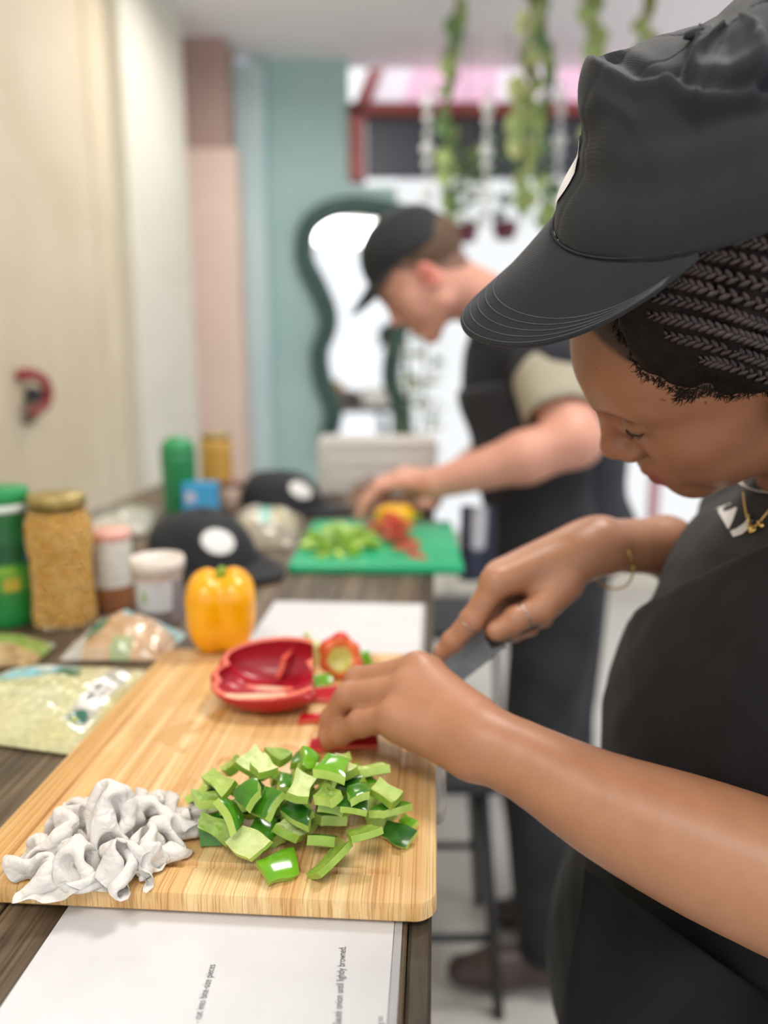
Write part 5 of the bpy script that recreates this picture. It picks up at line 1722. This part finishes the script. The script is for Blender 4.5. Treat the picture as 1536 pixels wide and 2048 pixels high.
def chain(name, px, r, m, parent, n=60):
    pts = smooth_path([on_cloth(x, y, .003) for x, y in px], n)
    V, Fc = [], []
    for i, c in enumerate(pts):
        o_ = len(V)
        V += list(c + lobe_v[:] * r * (1.15 if i % 2 else .8)); Fc += [tuple(x + o_ for x in f) for f in lobe_f]
    return mesh(name, V, Fc, m, parent)
nk = chain('necklace', [(1484, 955), (1487, 990), (1492, 1025), (1500, 1048), (1512, 1052), (1526, 1036), (1545, 1012)], .0010, M_goldc, woman, 70)
pc = on_cloth(1504, 1048, .006)
def bar(a, b, wd, par):
    A = on_cloth(*a, .005); B = on_cloth(*b, .005)
    return tube('pendant', [A, B], np.array([wd, wd]), M_goldc, par, 6)
bar((1497, 1030), (1502, 1066), .0016, nk); bar((1502, 1066), (1512, 1056), .0016, nk); bar((1516, 1044), (1526, 1054), .0018, nk)
chain('silver_chain', [(1474, 962), (1492, 974), (1515, 982), (1545, 986)], .0008, mat('silver', 'c8c8cc', 'b8b8bc', 0.25, 30, Metallic=0.9), woman, 50)
def ring_at(name, c, ax, r, w_, m, parent):
    ax = ax / np.linalg.norm(ax); e = np.cross(ax, (0, 0, 1.0)); e /= np.linalg.norm(e); f_ = np.cross(ax, e)
    pts = [c + r * (e * math.cos(q) + f_ * math.sin(q)) for q in np.linspace(0, 2 * PI, 33)]
    return tube(name, pts, w_, m, parent, 8)
M_silver = mat('ring_silver', 'b9b2a8', 'a8a198', 0.2, 30, Metallic=0.9)
i0, i1 = P(*RF[0][1][:3]), P(*RF[0][2][:3])
ring_at('ring', i0 + (i1 - i0) * .18, i1 - i0, .0103, .0011, M_silver, woman)
m0, m1 = P(*RTH[1][:3]), P(*RTH[2][:3])
ring_at('ring', m0 + (m1 - m0) * .75, m1 - m0, .0116, .0010, M_silver, woman)
ring_at('bracelet', P(1212, 1118, .718), P(1330, 1092, .745) - rw + np.array([0, .02, .03]), .030, .0010, M_goldc, woman)

# the knife in the right hand
kn = thing('kitchen_knife', 'kitchen knife held by the person in front, index finger along its spine', 'knife', tuple(P(930, 1300, .70)))
kt, kh = P(752, 1432, .722), P(965, 1262, .698)
kd = (kh - kt) / np.linalg.norm(kh - kt)
kdn = np.cross(kd, np.cross(np.array([0, 0, -1.0]), kd)); kdn /= np.linalg.norm(kdn)
kdn = kdn if kdn[2] < 0 else -kdn
ksd = np.cross(kd, kdn)
Lb = np.linalg.norm(kh - kt)
V = []
for i in range(15):
    t_ = i / 14
    sp_ = kt + kd * Lb * t_ 
    dep = .031 * min(1, (t_ * 2.2)) ** .6 + .002
    for off, dd in ((.0012, 0), (.0012 * .8, dep * .5), (.0001, dep), (-.0012 * .8, dep * .5), (-.0012, 0)):
        V.append(sp_ + ksd * off + kdn * dd + np.array([0, 0, -.004 + .004 * t_]) * 0)
Fc = grid_faces(5, 15, True) + [(0, 1, 2, 3, 4), tuple(70 + i for i in range(5))[::-1]]
V = np.array(V); lowz = V[:, 2].min()
V[:, 2] += max(0, TOP + .0008 - lowz)
mesh('blade', V, Fc, mat('blade_steel', '6f7276', '85888c', 0.25, 40, Metallic=0.9), kn, False)
hv = [kh + kdn * .012 + (kd + np.array([0, .15, -.25])) * q for q in (-.004, .02, .045, .07, .085)]
tube('handle', smooth_path(hv, 16), np.interp(np.arange(16), [0, 3, 8, 13, 15], [.007, .009, .0105, .010, .007]), mat('black_handle', '1c1b1b', '262424', 0.4), kn, 12)

# ============================ the person behind, at the green board
uu = np.array([-.72, 0.0, .68]); nn = np.array([-.68, .10, -.73])
nn /= np.linalg.norm(nn); uu -= nn * (uu @ nn); uu /= np.linalg.norm(uu)
MM = np.stack([nn, np.cross(uu, nn), uu], 1)
MTt = P(858, 560, 1.66)
man = thing('person', 'person behind in a black cap and dark shirt chopping on a green board', 'person', (.40, 1.66, 0))
mh, mpt = head_prims(dict(M=MM, T=MTt), 1.06, False)
mb = list(mh)
mneck = P(1000, 620, 1.74)
mb += [cone(mpt(-2.5, 0, -3.5), mneck, .058, .066, .03), ell(P(1075, 770, 1.78), (.13, .17, .16), None, .05)]
msh, mel, mwr = P(1090, 690, 1.64), P(1150, 880, 1.50), P(868, 968, 1.55)
mb += limb([msh, P(1120, 800, 1.56), mel], [.062, .058, .052], .02)
mb += limb([mel, P(1050, 915, 1.51), mwr], [.052, .050, .031], .02)
MF = [
    [(800, 965, 1.560, .0135), (755, 975, 1.555, .012), (728, 1005, 1.55, .0105), (718, 1030, 1.548, .009)],
    [(800, 955, 1.590, .0135), (758, 968, 1.585, .012), (738, 1000, 1.575, .0105), (735, 1028, 1.57, .009)],
    [(806, 948, 1.615, .0135), (768, 962, 1.612, .012), (752, 998, 1.60, .0105), (752, 1026, 1.59, .009)],
    [(812, 945, 1.640, .013), (782, 962, 1.636, .0115), (770, 998, 1.62, .010), (772, 1024, 1.61, .0085)],
]
MTH = [(845, 978, 1.60, .017), (815, 1000, 1.61, .0135), (790, 1015, 1.60, .0115), (775, 1026, 1.595, .0095)]
mb += hand_prims(mwr, MF, MTH, .032)
# far arm and hand with the knife
msh2, mel2, mwr2 = P(1060, 690, 1.98), P(1010, 880, 1.98), P(900, 960, 1.82)
mb += limb([msh2, mel2, mwr2], [.062, .05, .031], .02)
MF2 = [[(868 - 6 * k, 978 + 4 * k, 1.79 - .022 * k, .013), (846 - 6 * k, 996 + 3 * k, 1.775 - .022 * k, .0118), (858 - 4 * k, 1014, 1.765 - .02 * k, .0105), (874 - 4 * k, 1010, 1.765 - .02 * k, .009)] for k in range(4)]
MTH2 = [(880, 985, 1.75, .016), (862, 1002, 1.72, .013), (846, 1010, 1.71, .0115), (832, 1014, 1.705, .0095)]
mb += hand_prims(mwr2, MF2, MTH2, .032)
MSK = np.array(lin('d39a86'))
def mcol(X):
    c = np.tile(MSK, (len(X), 1)); L = (X - MTt) @ MM * 100 / 1.06
    w_ = np.clip(1.5 - (((L[:, 0] + .8) / 2.2) ** 2 + ((np.abs(L[:, 1]) - 7.5) / 1.2) ** 2 + ((L[:, 2] - .6) / 3.4) ** 2), 0, 1)[:, None]
    c = c * (1 - w_ * .6) + np.array(lin('c9635a')) * w_ * .6
    lip = ((L[:, 0] - 9.6) / 1.4) ** 2 + (L[:, 1] / 2.2) ** 2 + ((L[:, 2] + 4.5) / 1.0) ** 2
    w_ = np.clip(1.5 - lip * 1.2, 0, 1)[:, None]; c = c * (1 - w_) + np.array(lin('b8645c')) * w_
    hm = np.clip((L[:, 2] - np.interp(L[:, 0], [-12, -6, -3, -1.8, 1.0, 3.0, 4, 10], [-4, -3.5, -1, 3.2, 3.0, 5.5, 9.5, 10])) / 1.2 + .5, 0, 1)[:, None]
    hm = hm * (np.linalg.norm(L, axis=1) < 16)[:, None]
    c = c * (1 - hm * .8) + np.array(lin('4a3526')) * hm * .8
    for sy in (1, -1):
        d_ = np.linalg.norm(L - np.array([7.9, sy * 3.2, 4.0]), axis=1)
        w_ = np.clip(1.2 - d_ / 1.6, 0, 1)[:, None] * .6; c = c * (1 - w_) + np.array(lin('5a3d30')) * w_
    return c
implicit('body', mb, .0032, skin('fair_skin', .5, .05), man, it=2, colf=mcol)
mhair = implicit('hair', [ell(mpt(-2.2, 0, 4.6), np.array([9.1, 7.7, 7.6]) * 1.06 / 100, MM, .01), plane(mpt(-1.5, 0, 2.0), MM @ np.array([.75, 0, -.66])), plane(mpt(0, 0, -2.2), MM @ np.array([0, 0, -1.0]))], .003, mat('brown_hair', '4a3424', '5c4430', .7, 120, .4, 500), man, disp=lambda X: .001 * vnoise(X, 200, 1))[0]
HM = Matrix.Identity(4)
for i in range(3):
    for j in range(3): HM[i][j] = MM[i, j]
    HM[i][3] = MTt[i]
CF2 = Matrix.Rotation(-math.radians(14), 4, 'Y'); CF2.translation = Vector((-.006, 0, .063))
mcap = thing('cap', None, None); mcap.location = tuple(mpt(0, 0, 8)); adopt(mcap, man)
cap_parts(mcap, HM @ CF2, .106, .090, .098, lambda V, th: .0025 * folds(V, 22, 6, 3) * np.clip(V[:, 2] / .05, 0, 1), .070, math.radians(24), 3.4, math.radians(72), M_capcloth)
M_mtee = cloth('navy_black_cotton', '1e2028', '262830', .85)
M_khaki = cloth('khaki_lining', 'a09a88', 'aaa492', .85)
mt = [ell(P(1050, 690, 1.80), (.13, .19, .10), None, .06), ell(P(1065, 780, 1.80), (.165, .18, .15), None, .06), ell(P(1105, 930, 1.78), (.165, .17, .17), None, .06), ell(P(1130, 1060, 1.78), (.165, .17, .13), None, .05),
      cone(mneck + (.03, 0, -.03), mneck + (.0, 0, 0), .09, .072, .04)]
msl = [cone(msh + (0, .01, 0), P(1108, 758, 1.58), .080, .084, .03), cone(msh2, msh2 + (mel2 - msh2) * .55, .075, .07, .03)]
implicit('t_shirt', mt + msl, .006, M_mtee, man, it=2, disp=lambda X: .005 * folds(X, 11, 4, 3), amp=.006)
implicit('sleeve_cuff', [cone(P(1108, 762, 1.578), P(1120, 808, 1.55), .083, .080, .01), cone(P(1120, 808, 1.55), P(1126, 840, 1.53), .070, .068, .004, 's')], .004, M_khaki, man, it=1)
M_mapron = cloth('charcoal_apron', '28292e', '35363b', .8)
ma = [ell(q['c'] + np.array([-.006, 0, 0]), q['r'] + .008, None, q['k']) for q in mt[1:4]] + [ell(P(1120, 1130, 1.78), (.17, .175, .12), None, .06), plane(P(1050, 740, 1.8), (-.3, 0, 1), .005), plane(P(1145, 900, 1.78), (1, 0, .12), .01)]
implicit('apron', ma, .006, M_mapron, man, it=2, disp=lambda X: .006 * folds(X, 10, 14, 3), amp=.006)
M_jean = cloth('dark_jeans', '1c1e22', '2b2d31', .85, 900)
M_shoe = mat('brown_leather', '3a2d2a', '4a3a34', .45, 20)
feet = [on(1090, 1965, 0), on(1150, 1850, 0)]
hips = [P(1130, 1100, 1.70), P(1140, 1100, 1.86)]
jl = []
for hpnt, ft in zip(hips, feet):
    kn_ = (hpnt * .48 + ft * .52) + np.array([-.04, 0, 0]); an = ft + np.array([0.0, 0, .10])
    jl += [cone(hpnt, kn_, .105, .078, .03), cone(kn_, an, .078, .058, .03)]
implicit('trousers', jl, .007, M_jean, man, it=2, disp=lambda X: .005 * folds(X, 12, 24, 3), amp=.006)
for ft in feet:
    implicit('shoe', [cone(ft + (0.02, 0, .05), ft + (-.10, -.005, .042), .043, .038, .03), cone(ft + (-.10, -.005, .036), ft + (-.17, -.008, .036), .036, .030, .03), cone(ft + (.03, 0, .05), ft + (.03, 0, .10), .042, .045, .02), plane((0, 0, .002), (0, 0, -1))], .004, M_shoe, man, it=1)
mk = thing('kitchen_knife', 'small knife in the far person hand over the green board', 'knife', tuple(P(800, 1010, 1.72)))
ka, kb = P(848, 1006, 1.735), P(770, 1030, 1.70)
tube('handle', [P(880, 1000, 1.745), ka], np.array([.009, .008]), mat('black_handle', '1c1b1b', '262424', .4), mk, 10)
kv = []
for t_ in np.linspace(0, 1, 6):
    c_ = ka + (kb - ka) * t_; dd = .022 * (1 - t_ ** 3) + .002
    kv += [c_ + (0, .001, .0), c_ + (0, 0, -dd), c_ + (0, -.001, 0)]
mesh('blade', kv, grid_faces(3, 6, True) + [(0, 1, 2), (15, 16, 17)], mat('blade_steel', '6f7276', '85888c', .25, 40, Metallic=.9), mk, False)

# ------------------------------------------------------------------ caps lying on the table
def table_cap(px, row, back, yaw, tiltx, label, sc=1.0, logo=0.25):
    c = base_at(px, row, back)
    root = thing('baseball_cap', label, 'cap', tuple(c))
    F4 = Matrix.Translation(Vector(c) + Vector((0, 0, .0125))) @ Matrix.Rotation(yaw, 4, 'Z') @ Matrix.Rotation(tiltx, 4, 'Y') @ Matrix.Scale(sc, 4)
    cr_, br_, tw_, _ = cap_parts(root, F4, .098, .086, .078, lambda V, th: .005 * folds(V, 20, int(px), 3) * np.clip(V[:, 2] / .04, 0, 1), .075, math.radians(3), 1.0, math.radians(72), M_capcloth, False, lean=.25)
    patch('logo_patch', cr_, tw_, .098, .086, .078, logo, .60, .34, .28, M_whitepatch, lean=.25)
table_cap(392, 1150, .06, math.radians(-38), 0, 'black cap with a white logo patch lying behind the white lidded tub', 1.0, -0.35)
table_cap(560, 1030, .06, math.radians(-20), 0, 'black cap lying behind the sprout pack, left of the white crate', 1.0, -0.5)

# ------------------------------------------------------------------ things under and beside the table, and hanging cloth
def stool(c, label, w_=.15, h=.46):
    root = thing('metal_stool', label, 'stool', tuple(c))
    box('seat', (c[0] - w_, c[1] - w_, h), (c[0] + w_, c[1] + w_, h + .03), mat('dark_seat', '2a2b30', '33343a', .6), root, .008)
    for sx in (-1, 1):
        for sy in (-1, 1):
            tube('leg', [(c[0] + sx * w_ * .8, c[1] + sy * w_ * .8, h), (c[0] + sx * w_ * 1.05, c[1] + sy * w_ * 1.05, .0)], .011, M_blk, root, 10)
    for sy in (-1, 1):
        pts = [(c[0] - w_ * .95, c[1] + sy * w_ * .95, .16), (c[0] + w_ * .95, c[1] + sy * w_ * .95, .16)]
        tube('stretcher', pts, .008, M_blk, root, 8)
s0 = on(885, 1830, 0)
stool(np.array([s0[0] - .07, s0[1] - .12, 0]), 'black metal stool half under the table edge beside the brown shoes')
ch = on(905, 1490, 0)
root = thing('metal_chair', 'dark metal chair with a looped frame beyond the stool under the table', 'chair', tuple(ch))
for sy in (-.18, .18):
    lp_ = smooth_path([(ch[0] - .22, ch[1] + sy, .80), (ch[0] - .20, ch[1] + sy, .45), (ch[0] - .22, ch[1] + sy, .05), (ch[0] - .17, ch[1] + sy, .014), (ch[0] + .12, ch[1] + sy, .014), (ch[0] + .17, ch[1] + sy, .05), (ch[0] + .15, ch[1] + sy, .43)], 40)
    tube('leg', lp_, .012, M_blk, root, 8)
box('seat', (ch[0] - .21, ch[1] - .19, .43), (ch[0] + .19, ch[1] + .19, .455), mat('dark_seat', '2a2b30', '33343a', .6), root, .006)
box('backrest', (ch[0] - .235, ch[1] - .19, .58), (ch[0] - .215, ch[1] + .19, .82), mat('dark_seat', '2a2b30', '33343a', .6), root, .006)
# tea towel hanging at the table edge beside the green board
tv = []
c0 = P(955, 1040, 1.60)
for i in range(16):
    for j in range(12):
        s_, t_ = i / 15, j / 11
        tv.append((c0[0] - .035 + .075 * t_, c0[1] + .008 * math.sin(9 * t_ + 2 * s_) , c0[2] + .03 - .16 * s_))
tcol_ = np.array([lin('d9d8e2') if (j // 4 == 1 and i < 9) else lin('343a52') for i in range(16) for j in range(12)])
tw_o = mesh('tea_towel', tv, grid_faces(12, 16), M_matte, None, col=tcol_)
tw_o.modifiers.new('thick', 'SOLIDIFY').thickness = .004
tag(tw_o, 'navy and white tea towel hanging right of the green board', 'towel')
